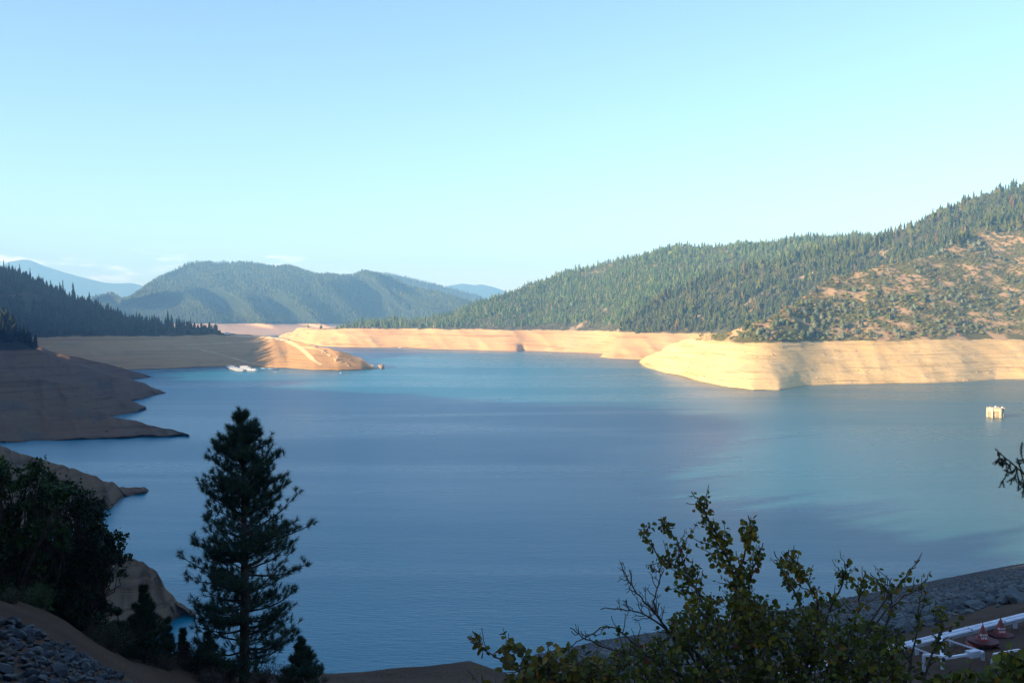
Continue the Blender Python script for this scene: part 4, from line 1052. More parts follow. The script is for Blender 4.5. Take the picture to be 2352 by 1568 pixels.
def pine(label, base, H, left, right, nwh, needle, ntuft, nneed, trunk_r, seed, cols, dens=1.0, low=0.08, top_up=0.9, group=None, step=0.13, nw=0.008):
    """Long-needled pine: trunk, whorls of upcurved limbs, tufts of needles at the twig ends.
    left/right: [(height fraction of limb tip, reach in metres)] on the two sides."""
    g = np.random.default_rng(seed)
    e = empty('pine_tree', base); tag(e, label, 'tree', group)
    T = MB()
    zz = np.linspace(-0.6, H * 0.985, 24)
    tr = np.stack([0.012 * H * np.sin(zz / H * 5 + seed) * 0.3, 0.01 * H * np.cos(zz / H * 4), zz], 1)
    T.tube(tr, trunk_r * (1 - np.clip(zz / H, 0, 1)) ** 0.8 + 0.012, 9)
    axis = lambda z: np.array([np.interp(z, zz, tr[:, 0]), np.interp(z, zz, tr[:, 1]), z])
    tc, td = [], []
    for i in range(nwh):
        nb = g.integers(5, 8) if i < nwh * 0.95 else g.integers(3, 5)
        p0 = g.random() * 6.283
        for b in range(nb):
            if g.random() > dens: continue
            ph = p0 + b * 6.283 / nb + g.normal(0, 0.3)
            hf = low + (0.99 - low) * np.clip((i + g.uniform(-1.1, 1.1)) / (nwh - 1), 0, 1) ** 0.9 if 0 < i < nwh - 1 else low + (0.985 - low) * i / (nwh - 1)
            c = math.cos(ph); rr = np.interp(hf, *zip(*(right if c > 0 else left)))
            oth = np.interp(hf, *zip(*(left if c > 0 else right)))
            k = abs(c); rr = rr * k + (1 - k) * (rr + oth) / 2
            if hf > 0.78 and H < 6 and g.random() < 0.55: continue
            ln = max(0.06, rr * g.choice([g.uniform(0.5, 0.8), g.uniform(0.88, 1.02)], p=[0.35, 0.65]) - needle * 0.45)
            el = math.radians(np.interp(hf, [0.0, 0.3, 0.65, 0.9, 1], [-8, 2, 18, 36, 58]) + g.normal(0, 13)) * top_up
            cu = np.interp(hf, [0, 0.5, 1], [0.24, 0.26, 0.2]) * g.uniform(0.5, 1.4)
            sag = np.interp(hf, [0, 0.35, 0.7], [0.25, 0.14, 0.04])
            h0 = max(0.02 * H, hf * H - ln * (math.tan(el) + cu))           # the limb leaves the trunk below the height its tip reaches
            d = np.array([c, math.sin(ph), 0]); side = np.array([-d[1], d[0], 0])
            t = np.linspace(0, 1, 7)
            wig = g.normal(0, 0.04, 7) * ln; wig[0] = 0
            o = axis(h0)
            P = o + d * (ln * t)[:, None] + np.array([0, 0, 1]) * (ln * (math.tan(el) * t - sag * t + (cu + sag) * t ** 2.2))[:, None] + side * np.cumsum(wig)[:, None]
            r0 = trunk_r * 0.30 * (0.35 + 0.65 * ln / max(1e-3, max(x[1] for x in left + right))) * (1 - 0.5 * hf)
            T.tube(P, r0 * (1 - t) ** 0.8 + 0.008, 5)
            dirs = np.gradient(P, axis=0)
            bare = g.random() < 0.05 and hf < 0.4
            ts = np.arange(np.interp(hf, [0, 0.5, 0.9], [0.42, 0.30, 0.12]), 1.001, step)
            for u in np.append(ts, 1.0):
                q = np.array([np.interp(u, t, P[:, m]) for m in range(3)]); dd = unit(np.array([np.interp(u, t, dirs[:, m]) for m in range(3)]))
                for sg in ((-1, 1) if u < 0.99 else (0,)):
                    sl = (0.0 if sg == 0 else g.uniform(0.15, 0.42) * ln * (1.15 - u * 0.75) + 0.12 * needle / 0.2)
                    sd = unit(dd * g.uniform(0.4, 0.9) + side * sg * g.uniform(0.5, 1.1) + np.array([0, 0, g.uniform(0.0, 0.55)]))
                    tip = q + sd * sl
                    if sg: T.tube(np.stack([q, (q + tip) / 2 + g.normal(0, 0.02, 3), tip]), [0.011, 0.008, 0.005], 3)
                    if bare: continue
                    tc.append(tip); td.append(unit(sd + np.array([0, 0, 0.45])))
                    if sl > needle * 2.2: tc.append(q + sd * sl * 0.5 + np.array([0, 0, 0.1 * sl])); td.append(unit(sd + np.array([0, 0, 0.7])))
    tp = axis(H * 0.985)
    for q_ in range(5 if H > 6 else 2): tc.append(axis(H * (0.99 - 0.008 * q_)) + g.normal(0, 0.05, 3) * needle / 0.2); td.append(unit(np.array([0, 0, 1.0]) + g.normal(0, 0.3, 3)))
    to = T.build('trunk', M_BARK, e, local=True)
    tc, td = np.array(tc), np.array(td)
    if H > 6:                                         # twigs end in little groups of tufts
        j = g.normal(0, 0.11, (len(tc), 3)); j[:, 2] = np.abs(j[:, 2])
        k_ = g.random(len(tc)) < 0.45
        tc = np.concatenate([tc, (tc + j)[k_]]); td = np.concatenate([td, unit(td + g.normal(0, 0.35, td.shape) + [0, 0, 0.3])[k_]])
    n = len(tc); C = np.repeat(tc, nneed, 0) - np.repeat(td, nneed, 0) * rng.uniform(0, needle * 0.7, (n * nneed, 1))
    D = unit(np.repeat(td, nneed, 0) * 0.75 + rng.normal(size=(n * nneed, 3)) * 0.62)
    L = rng.uniform(0.65, 1.1, n * nneed) * needle
    cc = np.repeat(pal(n, cols, [1] * len(cols), 0.25), nneed, 0)
    me = needles_mesh('crown', C, D, L, nw, cc, M_NEEDLE)
    link('crown', me, e)
    return e
DARKN = [(0.014, 0.036, 0.022), (0.020, 0.044, 0.024), (0.028, 0.048, 0.022)]
Yp = 40.0; s = Yp / F
base = at_dist(562, 1541, Yp)
Hp = (1541 - 938) * s
def prof(pts): return sorted([((1541 - y) / (1541 - 938.0), max(0.12, w * s * 1.06)) for y, w in pts])
pine('tall dark long-needled pine standing alone against the water', base, Hp,
     prof([(945, 16), (975, 46), (1000, 68), (1040, 90), (1085, 104), (1120, 98), (1160, 92), (1200, 96), (1240, 126), (1275, 146), (1310, 140), (1350, 128), (1390, 112), (1430, 112), (1470, 118), (1510, 104), (1541, 60)]),
     prof([(945, 14), (975, 48), (1000, 68), (1040, 88), (1085, 88), (1120, 106), (1160, 138), (1200, 158), (1240, 164), (1275, 160), (1310, 142), (1350, 118), (1390, 104), (1430, 128), (1470, 146), (1510, 120), (1541, 60)]),
     33, 0.26, 1, 44, 0.21, 5, DARKN, 0.93, 0.03, 0.8, step=0.19, nw=0.009)
MIDN = [(0.016, 0.040, 0.020), (0.022, 0.048, 0.024), (0.028, 0.050, 0.022)]
def young(px, ytop, ybase, halfw, Y, label, seed, cols=MIDN, dens=1.0, nwh=16, slim=1.0):
    s = Y / F; b = at_dist(px, ybase, Y); H = (ybase - ytop) * s; g_ = ground(px, Y)
    ext = max(0.0, b[2] - g_[2]); b[2] -= ext; H += ext
    pr = [(0, halfw * s * 1.15), (0.25, halfw * s * 1.2), (0.6, halfw * s * 0.75), (0.85, halfw * s * 0.34), (1, 0.03)]
    pine(label, b, H, pr, pr, nwh, 0.17, 1, 40, 0.03 + 0.008 * H, seed, cols, dens, 0.08, 0.8, step=0.16, nw=0.0075)
young(332, 1344, 1500, 52, 36.5, 'young bushy pine in front of the grey bank, left of the tall pine', 21)
young(272, 1402, 1500, 34, 37.5, 'small pine half hidden between the dark oak and the young bushy pine', 22, nwh=8)
young(384, 1420, 1512, 20, 38.5, 'thin sapling pine outlined against the water, right of the bushy young pine', 23, dens=0.8, nwh=8)
young(421, 1446, 1515, 15, 40, 'tiny spindly pine sapling just left of the tall pine', 24, dens=0.75, nwh=7)
young(478, 1452, 1545, 34, 41.5, 'small pine tucked under the left limbs of the tall pine', 25, nwh=9)
young(694, 1462, 1590, 50, 41, 'young pine with a browned top to the right of the tall pine', 26, [(0.020, 0.045, 0.020), (0.030, 0.052, 0.022), (0.035, 0.045, 0.02)])

def oak(label, base, clumps, ncl, size, cols, seed, per=190, leaf=0.11, group=None):
    """Broad-leaved tree: trunk, limbs reaching to leaf clumps."""
    g = np.random.default_rng(seed)
    e = empty('oak_tree', base); tag(e, label, 'tree', group)
    T = MB(); base = np.array(base)
    cl = np.array(clumps) - base
    cen = cl.mean(0); fork = np.array([cen[0] * 0.25, cen[1] * 0.3, max(0.8, cl[:, 2].min() * 0.75)])
    T.tube(np.stack([[0, 0, -0.6], fork * 0.5 + g.normal(0, 0.06, 3), fork]), [0.32, 0.26, 0.2], 9)
    for c in cl:
        m = fork * 0.45 + c * 0.55 + g.normal(0, 0.3, 3)
        T.tube(np.stack([fork, m, c]), [0.09, 0.05, 0.015], 5)
        for _ in range(4):
            T.tube(np.stack([m, (m + c) / 2 + g.normal(0, 0.25, 3), c + g.normal(0, size * 0.55, 3)]), [0.03, 0.02, 0.008], 4)
    T.build('trunk', M_BARK, e, local=True)
    sub = np.repeat(cl, 7, 0) + g.normal(0, size * 0.5, (len(cl) * 7, 3))          # each clump breaks up into sprays
    n = len(sub) * per // 7
    C = np.repeat(sub, per // 7, 0) + g.normal(0, size * 0.21, (len(sub) * (per // 7), 3))
    D = g.normal(size=C.shape) + np.array([0, 0, -0.2]); Nn = g.normal(size=C.shape) + np.array([0, 0, 1.2])
    cc = np.repeat(pal(len(sub), cols, [1] * len(cols), 0.3), per // 7, 0)
    link('crown', leaves_mesh('crown', C, D, Nn, g.uniform(0.7, 1.25, len(C)) * leaf, cc, M_LEAF), e)
    return e
def clump_px(poly, n, Y, dY, seed):
    g = np.random.default_rng(seed); p = np.array(poly, float); out = []
    lo, hi = p.min(0), p.max(0)
    while len(out) < n:
        x, y = g.uniform(lo[0], hi[0]), g.uniform(lo[1], hi[1])
        c = False; j = len(p) - 1
        for i in range(len(p)):
            if (p[i, 1] > y) != (p[j, 1] > y) and x < (p[j, 0] - p[i, 0]) * (y - p[i, 1]) / (p[j, 1] - p[i, 1]) + p[i, 0]: c = not c
            j = i
        if c: out.append(at_dist(x, y, Y + g.uniform(-dY, dY)))
    return out
dark_oak = clump_px([(120, 1090), (165, 1082), (205, 1125), (238, 1180), (250, 1220), (285, 1238), (272, 1262), (284, 1290), (262, 1330), (245, 1345), (232, 1380), (262, 1385), (262, 1410), (240, 1425), (250, 1465), (180, 1475), (120, 1440), (60, 1400), (60, 1250)], 95, 38.5, 2.6, 3)
oak('nearly black spreading oak on the bank at the left of the water', ground(165, 38.5), dark_oak, 0, 0.42, [(0.010, 0.020, 0.010), (0.014, 0.026, 0.012), (0.018, 0.030, 0.012)], 4, 260, 0.115)
green_oak = clump_px([(-110, 1080), (0, 1070), (40, 1078), (95, 1070), (150, 1110), (165, 1150), (140, 1200), (165, 1250), (120, 1300), (150, 1340), (90, 1390), (60, 1385), (0, 1365), (-110, 1340)], 78, 35.6, 1.7, 8)
oak('greener leafy oak at the left edge in front of the black one', ground(20, 35.5), green_oak, 0, 0.40, [(0.024, 0.050, 0.014), (0.030, 0.058, 0.014), (0.020, 0.040, 0.014)], 9, 230, 0.125)

def bush(label, px, Y, r, h, n, cols, seed, leaf=0.05, twigs=60, name='bush', group=None, sink=0.05):
    g = np.random.default_rng(seed); b = ground(px, Y, -sink)
    e = empty(name, b); tag(e, label, 'bush', group)
    T = MB(); tips = []
    for i in range(twigs):
        a = g.random() * 6.283; el = g.uniform(0.5, 1.45); L = g.uniform(0.6, 1.0)
        t = np.array([math.cos(a) * math.cos(el) * r * L * 1.2, math.sin(a) * math.cos(el) * r * L * 1.2, math.sin(el) * h * L])
        m = t * 0.5 + g.normal(0, 0.08, 3) * r
        T.tube(np.stack([np.array([0, 0, 0]) + g.normal(0, 0.06, 3) * r, m, t]), [0.012, 0.008, 0.004], 3)
        tips += [t, m * 1.2, (t + m) / 2]
        for _ in range(2):
            t2 = m + (t - m) * g.uniform(0.3, 0.8) + g.normal(0, 0.16, 3) * r
            T.tube(np.stack([m, t2]), [0.006, 0.003], 3); tips.append(t2)
    T.build('stems', M_TWIG, e, local=True)
    if n:
        tips = np.array(tips); ix = g.integers(0, len(tips), n)
        C = tips[ix] + g.normal(0, 0.08 * r + 0.02, (n, 3)); C[:, 2] = np.maximum(C[:, 2], 0.02)
        link('foliage', leaves_mesh('foliage', C, g.normal(size=(n, 3)), g.normal(size=(n, 3)) + np.array([0, 0, 1]), g.uniform(0.6, 1.3, n) * leaf, pal(n, cols, [1] * len(cols), 0.3), M_LEAF), e)
    return e
OLIVE = [(0.035, 0.042, 0.018), (0.045, 0.045, 0.02), (0.03, 0.03, 0.018)]
DRY = [(0.055, 0.038, 0.026), (0.045, 0.030, 0.022), (0.06, 0.045, 0.03)]
for i, (px, Y, r, h, n, cols, lb) in enumerate([
    (248, 33.2, 1.0, 1.0, 2600, OLIVE, 'olive bush between the dark rock pile and the brown dirt strip'),
    (205, 35.5, 0.8, 0.8, 1600, DRY, 'dry brown brush at the foot of the black oak'),
    (330, 38.5, 1.3, 0.9, 2400, DRY, 'dry brown brush at the foot of the young bushy pine'),
    (405, 39.5, 1.2, 0.9, 2600, DRY, 'dark brush below the thin sapling pine'),
    (440, 39.0, 1.1, 0.8, 2400, OLIVE, 'olive bush just left of the foot of the tall pine'),
    (520, 40.5, 1.2, 0.9, 2200, DRY, 'dry brush around the base of the tall pine'),
    (600, 42.0, 1.2, 0.9, 1400, DRY, 'bare brown brush just right of the foot of the tall pine'),
    (655, 44.0, 1.0, 0.8, 900, DRY, 'sparse bare brush between the tall pine and the browned young pine'),
    (12, 30.5, 0.5, 0.45, 900, OLIVE, 'small olive bush on the dirt at the left edge above the rocks'),
    (75, 33.3, 0.7, 0.8, 1300, [(0.03, 0.055, 0.015), (0.04, 0.06, 0.016)], 'small bright green bush along the top of the dirt strip'),
    (365, 36.0, 0.8, 0.5, 1200, DRY, 'low dry brush on the dirt slope right of the olive bush'),
    (470, 37.0, 1.0, 0.6, 1500, DRY, 'low dark brush at the bottom edge below the tall pine'),
]): bush(lb, px, Y, r, h, n, cols, 100 + i)
# scattered dry grass and litter on the foreground bank
def dry_grass():
    q = FG.sample(30000, 1.0, 3.1, lambda x, y, p: (x > -40) * (x < 2400) * (y < 1640) * (np.hypot(x - 100, (y - 1500) * 1.2) > 120) * np.clip(0.15 + 1.6 * fbm(p[:, 0] / 3, p[:, 1] / 3, 70), 0, 1) * (p[:, 1] > 20))
    n = len(q); C = np.repeat(q, 4, 0) + rng.normal(0, 0.05, (n * 4, 3)) * [1, 1, 0]
    D = rng.normal(size=C.shape) * 0.5 + [0, 0, 1]
    o = link('dry_grass', needles_mesh('dry_grass', C, D, rng.uniform(0.06, 0.2, len(C)), 0.006, pal(len(C), [(0.16, 0.11, 0.06), (0.12, 0.075, 0.045), (0.10, 0.08, 0.04)], [1, 1, 1]), M_LEAF))
    tag(o, 'sparse dry grass on the foreground bank', None, None, 'stuff')
dry_grass()

# ------------------------------------------------------------------ rock piles
M_DARKROCK = rock_mat('dark_blue_grey_rock', (0.022, 0.027, 0.034), (0.014, 0.018, 0.023), (0.055, 0.06, 0.066), 3.0, 0.5)
M_GREYROCK = rock_mat('grey_green_riprap', (0.085, 0.10, 0.10), (0.062, 0.072, 0.076), (0.13, 0.11, 0.09), 0.8)
def in_pile(x, y): return y > interp([(-300, 1300), (0, 1425), (30, 1432), (100, 1465), (140, 1478), (200, 1512), (250, 1545), (290, 1572), (330, 1600)], x)
rpool = []
for v, f in ROCKS: rpool.append(mesh_np('rubble_rock', v, f, M_DARKROCK))
q = FG.sample(60000, 0.3, 2.2, lambda x, y, p: (x > -60) * (x < 330) * (y < 1640) * in_pile(x, y + 4))
big = thin(q, 0.25)
sz = rng.uniform(0.09, 0.21, len(big)) * np.where(rng.random(len(big)) < 0.12, 1.6, 1.0)
px_, py_ = project(big); sc_ = np.where((px_ > 0) & (px_ < 330) & (py_ < 1575), sz / big[:, 1], 0)
pickr = np.argsort(-sc_)[:230]
for i in pickr:
    o = bpy.data.objects.new('rubble_rock', rpool[rng.integers(10)]); COL.objects.link(o)
    o.location = V(big[i] + [0, 0, sz[i] * 0.25]); o.scale = (sz[i], sz[i] * rng.uniform(0.7, 1), sz[i] * rng.uniform(0.7, 1.1)); o.rotation_euler = tuple(rng.uniform(-0.5, 0.5, 2)) + (rng.random() * 6.28,)
    tag(o, 'dark blue-grey angular rock in the rubble pile at the lower left corner', 'rock', 'dark rocks in the lower left rubble pile')
# riprap face of the dam at right
def maskR(x, y, p): return (x > 1090) * (x < 2420) * (p[:, 2] > 0.4)
qr = FG.sample(60000, 3.02, 4.0, maskR)
keepd = np.clip(0.15 + (rng.random(len(qr))), 0, 1) > 0.2
qr = qr[keepd]
szr = (0.22 + 0.5 * rng.random(len(qr)) ** 2.5) * np.interp(qr[:, 1], [55, 100, 180, 290], [1.5, 1.2, 0.6, 0.4])
xr, yr = project(qr)
scr = np.where((xr > 1960) & (xr < 2345) & (yr > 1330), szr / qr[:, 1], 0)
pr_ = np.argsort(-scr)[:70]
gpool = [mesh_np('rubble_rock', v, f, M_GREYROCK) for v, f in ROCKS]
for i in pr_:
    o = bpy.data.objects.new('rubble_rock', gpool[rng.integers(10)]); COL.objects.link(o)
    o.location = V(qr[i] + [0, 0, szr[i] * 0.3]); o.scale = (szr[i], szr[i] * rng.uniform(0.7, 1), szr[i] * rng.uniform(0.6, 0.95)); o.rotation_euler = tuple(rng.uniform(-0.4, 0.4, 2)) + (rng.random() * 6.28,)
    tag(o, 'grey-green block on the stony dam face beyond the white beam', 'rock', 'larger blocks on the stony dam face')
def rock_mass(name, P, sz, mat, label, lo=True):
    T = [rock_tpl(200 + k, 1) for k in range(6)]; wh = rng.integers(0, 6, len(P)); vs, fs = [], []; n = 0
    for t, (v, f) in enumerate(T):
        ix = np.where(wh == t)[0]
        if not len(ix): continue
        a = rng.random(len(ix)) * 6.283; ca, sa = np.cos(a)[:, None], np.sin(a)[:, None]
        X = np.stack([v[None, :, 0] * ca - v[None, :, 1] * sa, v[None, :, 0] * sa + v[None, :, 1] * ca, np.repeat(v[None, :, 2], len(ix), 0) * rng.uniform(0.6, 1.0, (len(ix), 1))], -1)
        vs.append((X * sz[ix][:, None, None] + P[ix][:, None] + np.array([0, 0, 0.2]) * sz[ix][:, None, None]).reshape(-1, 3))
        fs.append((f[None] + (np.arange(len(ix)) * len(v))[:, None, None] + n).reshape(-1, 3)); n += len(ix) * len(v)
    o = link(name, mesh_np(name, np.concatenate(vs), np.concatenate(fs), mat)); tag(o, label, None, None, 'stuff')
m_ = np.ones(len(qr), bool); m_[pr_] = False
def grey_mass_mat():
    m, nt, out = new_mat('riprap_mixed_grey'); k = N(nt)
    p = k.n('ShaderNodeNewGeometry').outputs['Position']
    a = k.noise(p, 0.9, 3, 0.6); b2 = k.noise(p, 0.05, 3, 0.5); c2 = k.noise(p, 6.0, 3, 0.6)
    isl = k.n('ShaderNodeNewGeometry').outputs['Random Per Island']
    col = k.mix(k.maprange(isl, 0, 1, 0, 1, False), (0.045, 0.055, 0.058), (0.135, 0.135, 0.125))
    col = k.mix(k.math('MULTIPLY', k.maprange(a, 0.55, 0.7), 0.5), col, (0.11, 0.08, 0.06))
    col = k.mix(k.math('MULTIPLY', k.maprange(c2, 0.55, 0.7), 0.4), col, (0.06, 0.07, 0.075))
    k.principled(out, col, 0.85, 0.2, k.bump(c2, 0.5, 0.1)); return m
rock_mass('riprap', qr[m_], szr[m_], grey_mass_mat(), 'grey rubble covering the dam face at the right')
rest = np.setdiff1d(np.arange(len(big)), pickr)
fill = thin(q, 0.14)[:9000]
rock_mass('rubble', np.concatenate([big[rest], fill]), np.concatenate([sz[rest], rng.uniform(0.05, 0.13, len(fill))]), M_DARKROCK, 'small dark stones filling the lower left rubble pile')

# ------------------------------------------------------------------ white boom frames and red warning buoys on the bench
M_BOOM = plain('white_painted_steel', (0.66, 0.66, 0.72), 0.35, 0.5, 0.07, 1.5)
M_GREYST = plain('greyed_white_steel', (0.42, 0.44, 0.48), 0.5, 0.4, 0.12, 2.0)
M_RED = plain('weathered_red_paint', (0.20, 0.028, 0.020), 0.5, 0.4, 0.25, 1.6)
M_REDD = plain('dark_red_raft', (0.085, 0.018, 0.018), 0.7, 0.3, 0.25, 1.6)
M_LETTER = plain('white_lettering', (0.75, 0.75, 0.75), 0.6, 0.3, 0.05, 3)
def P3(x, y, Y): return at_dist(x, y, Y)
def boom():
    a, b_ = P3(1790, 1552, 45.2), P3(2500, 1378, 57.0)
    e = empty('boom_rail', (a + b_) / 2); tag(e, 'long white double rail lying across the bench beyond the bush', 'boom rail')
    d = b_ - a; d /= np.linalg.norm(d); sd = np.array([-d[1], d[0], 0]); sd /= np.linalg.norm(sd)
    for k, o in ((-0.11, 0.0), (0.11, 0.05)):
        m = MB(); m.tube(np.stack([a + sd * k + [0, 0, o], (a + b_) / 2 + sd * k + [0, 0, o - 0.02], b_ + sd * k + [0, 0, o]]), 0.095, 12); m.build('rail_tube', M_BOOM, e, True)
    m = MB(); m.beam(a + [0, 0, -0.18], b_ + [0, 0, -0.18], 0.26, 0.07); m.build('rail_base', M_GREYST, e)
    L = np.linalg.norm(b_ - a)
    for t in np.linspace(0.06, 0.94, 9):
        p = a + (b_ - a) * t; g_ = FG.drop(p[0], p[1]); z0 = g_.z - 0.1 if g_ is not None else p[2] - 0.8
        m = MB(); m.beam([p[0], p[1], z0], [p[0], p[1], p[2] - 0.2], 0.16, 0.16); m.build('support', M_GREYST, e)
    for t in np.linspace(0.1, 0.9, 8):
        p = a + d * L * t; m = MB(); m.beam(p - d * 0.04, p + d * 0.04, 0.44, 0.22); m.build('clamp', M_GREYST, e)
    A, B, C_, D, E = P3(2161, 1464, 48.6), P3(2258, 1496, 47.0), P3(2165, 1512, 45.4), P3(2086, 1482, 47.2), P3(2122, 1503, 45.2)
    e = empty('steel_truss', (A + C_) / 2); tag(e, 'white steel triangular frame with an upright post, lying behind the bush', 'steel truss')
    m = MB(); m.beam(C_ + [0, 0, -0.35], A, 0.15, 0.15); m.build('post', M_BOOM, e)
    for nm, u, v, w in (('strut', A, B, 0.07), ('beam', C_, B, 0.11), ('strut', D, C_, 0.06), ('beam', E, C_ + (B - C_) * 0.2, 0.11)):
        m = MB(); m.beam(u, v, w, w); m.build(nm, M_GREYST if w < 0.10 else M_BOOM, e)
    m = MB(); m.beam(C_ + (B - C_) * 0.62, C_ + (B - C_) * 0.86, 0.34, 0.30); m.build('float_bracket', M_GREYST, e)
    m = MB(); m.tube(np.stack([A, (A * 0.4 + C_ * 0.3 + B * 0.3)]), 0.02, 5); m.build('stay_wire', M_TWIG, e)
    for p in (B, E, C_):
        g_ = FG.drop(p[0], p[1]); m = MB(); m.beam([p[0], p[1], g_.z - 0.1], p, 0.12, 0.12); m.build('leg', M_GREYST, e)
    a, b_, c_, d_ = P3(2283, 1502, 46.0), P3(2341, 1491.5, 48.0), P3(2314, 1515, 45.0), P3(2279, 1514, 44.8)
    e = empty('steel_truss', (a + c_) / 2); tag(e, 'smaller white steel frame with a pointed end, in front of the red buoys', 'steel truss')
    for nm, u, v, w in (('beam', a, b_, 0.10), ('strut', a, c_, 0.07), ('strut', c_, d_, 0.095)):
        m = MB(); m.beam(u, v, w, w); m.build(nm, M_BOOM if w > 0.09 else M_GREYST, e)
    m = MB(); m.box(c_, (0.45, 0.35, 0.18), 0.5); m.build('end_plate', M_GREYST, e)
    for p in (a, b_, c_, d_):
        g_ = FG.drop(p[0], p[1]); m = MB(); m.beam([p[0], p[1], g_.z - 0.1], p, 0.1, 0.1); m.build('leg', M_GREYST, e)
boom()
def text(body, size, loc, rot, parent, mat):
    cu = bpy.data.curves.new('lettering', 'FONT'); cu.body = body; cu.size = size; cu.extrude = 0.004; cu.align_x = 'CENTER'
    o = bpy.data.objects.new('lettering', cu); COL.objects.link(o)
    bpy.context.view_layer.update()
    me = bpy.data.meshes.new_from_object(o); bpy.data.objects.remove(o); bpy.data.curves.remove(cu)
    me.materials.clear(); me.materials.append(mat)
    o = link('lettering', me, parent); o.location = loc; o.rotation_euler = rot
    return o
def red_buoy(xc, ytop, ybase, Y, wpx, label, two):
    s = Y / F; b = at_dist(xc, ybase, Y)
    e = empty('warning_buoy', b); tag(e, label, 'buoy', 'red warning buoys stored on the bench')
    R, H = 15 * s, (ybase - ytop) * s
    m = MB(); m.lathe((0, 0, 0), [(R, 0), (R * 0.93, H * 0.08), (R * 0.50, H * 0.55), (R * 0.07, H * 0.97), (0.01, H)], 18); c = m.build('cone', M_RED, e, local=True)
    m = MB(); m.tube([(0, 0, H * 0.97), (0, 0, H * 1.08)], 0.02, 6); m.build('lamp_stem', M_REDD, c, local=True)
    m = MB()
    n = 8; an = np.arange(n) * 2 * math.pi / n + 0.39
    m.lathe((0, 0, -0.14), [(0.01, 0), (wpx * s * 0.5, 0), (wpx * s * 0.52, 0.10), (wpx * s * 0.5, 0.13), (R * 0.9, 0.135)], 8); m.build('deck', M_REDD, e, local=True)
    for k in range(2):
        m = MB(); q = (-1 if k == 0 else 1) * wpx * s * 0.30
        m.tube([(q, -wpx * s * 0.34, -0.42), (q, wpx * s * 0.34, -0.42)], 0.24, 14)
        m.lathe((q, 0, -0.42), [(0.01, -0.01), (0.01, 0.01)], 4)
        m.build('float', M_RED, e, local=True)
    g_ = FG.drop(b[0], b[1])
    if g_ is not None and g_.z < b[2] - 0.6:
        m = MB()
        for sx in (-0.3, 0.3):
            m.box((sx * wpx * s, 0, (g_.z - b[2] - 0.6) / 2), (0.14, wpx * s * 0.6, max(0.05, b[2] - 0.6 - g_.z)))
        m.build('cradle', M_REDD, e, local=True)
    sl = math.atan2(R * 0.5, H * 0.5)
    def on(zf): return R * np.interp(zf, [0, 0.08, 0.55, 0.97], [1, 0.93, 0.5, 0.07]) + 0.012
    for body, zf in two:
        text(body, 0.15 if len(two) == 2 else 0.17, (-0.05, -on(zf + 0.06), H * zf), (math.pi / 2 - sl, 0, -0.1), c, M_LETTER)
red_buoy(2257, 1432, 1468, 49.5, 70, 'red cone-topped warning buoy nearer the white frame', (('LINE', 0.14), ('BUOY', 0.32)))
red_buoy(2298, 1418, 1453, 52.0, 58, 'red cone-topped warning buoy behind and right of the other', (('LINE', 0.14), ('BUOY', 0.32)))

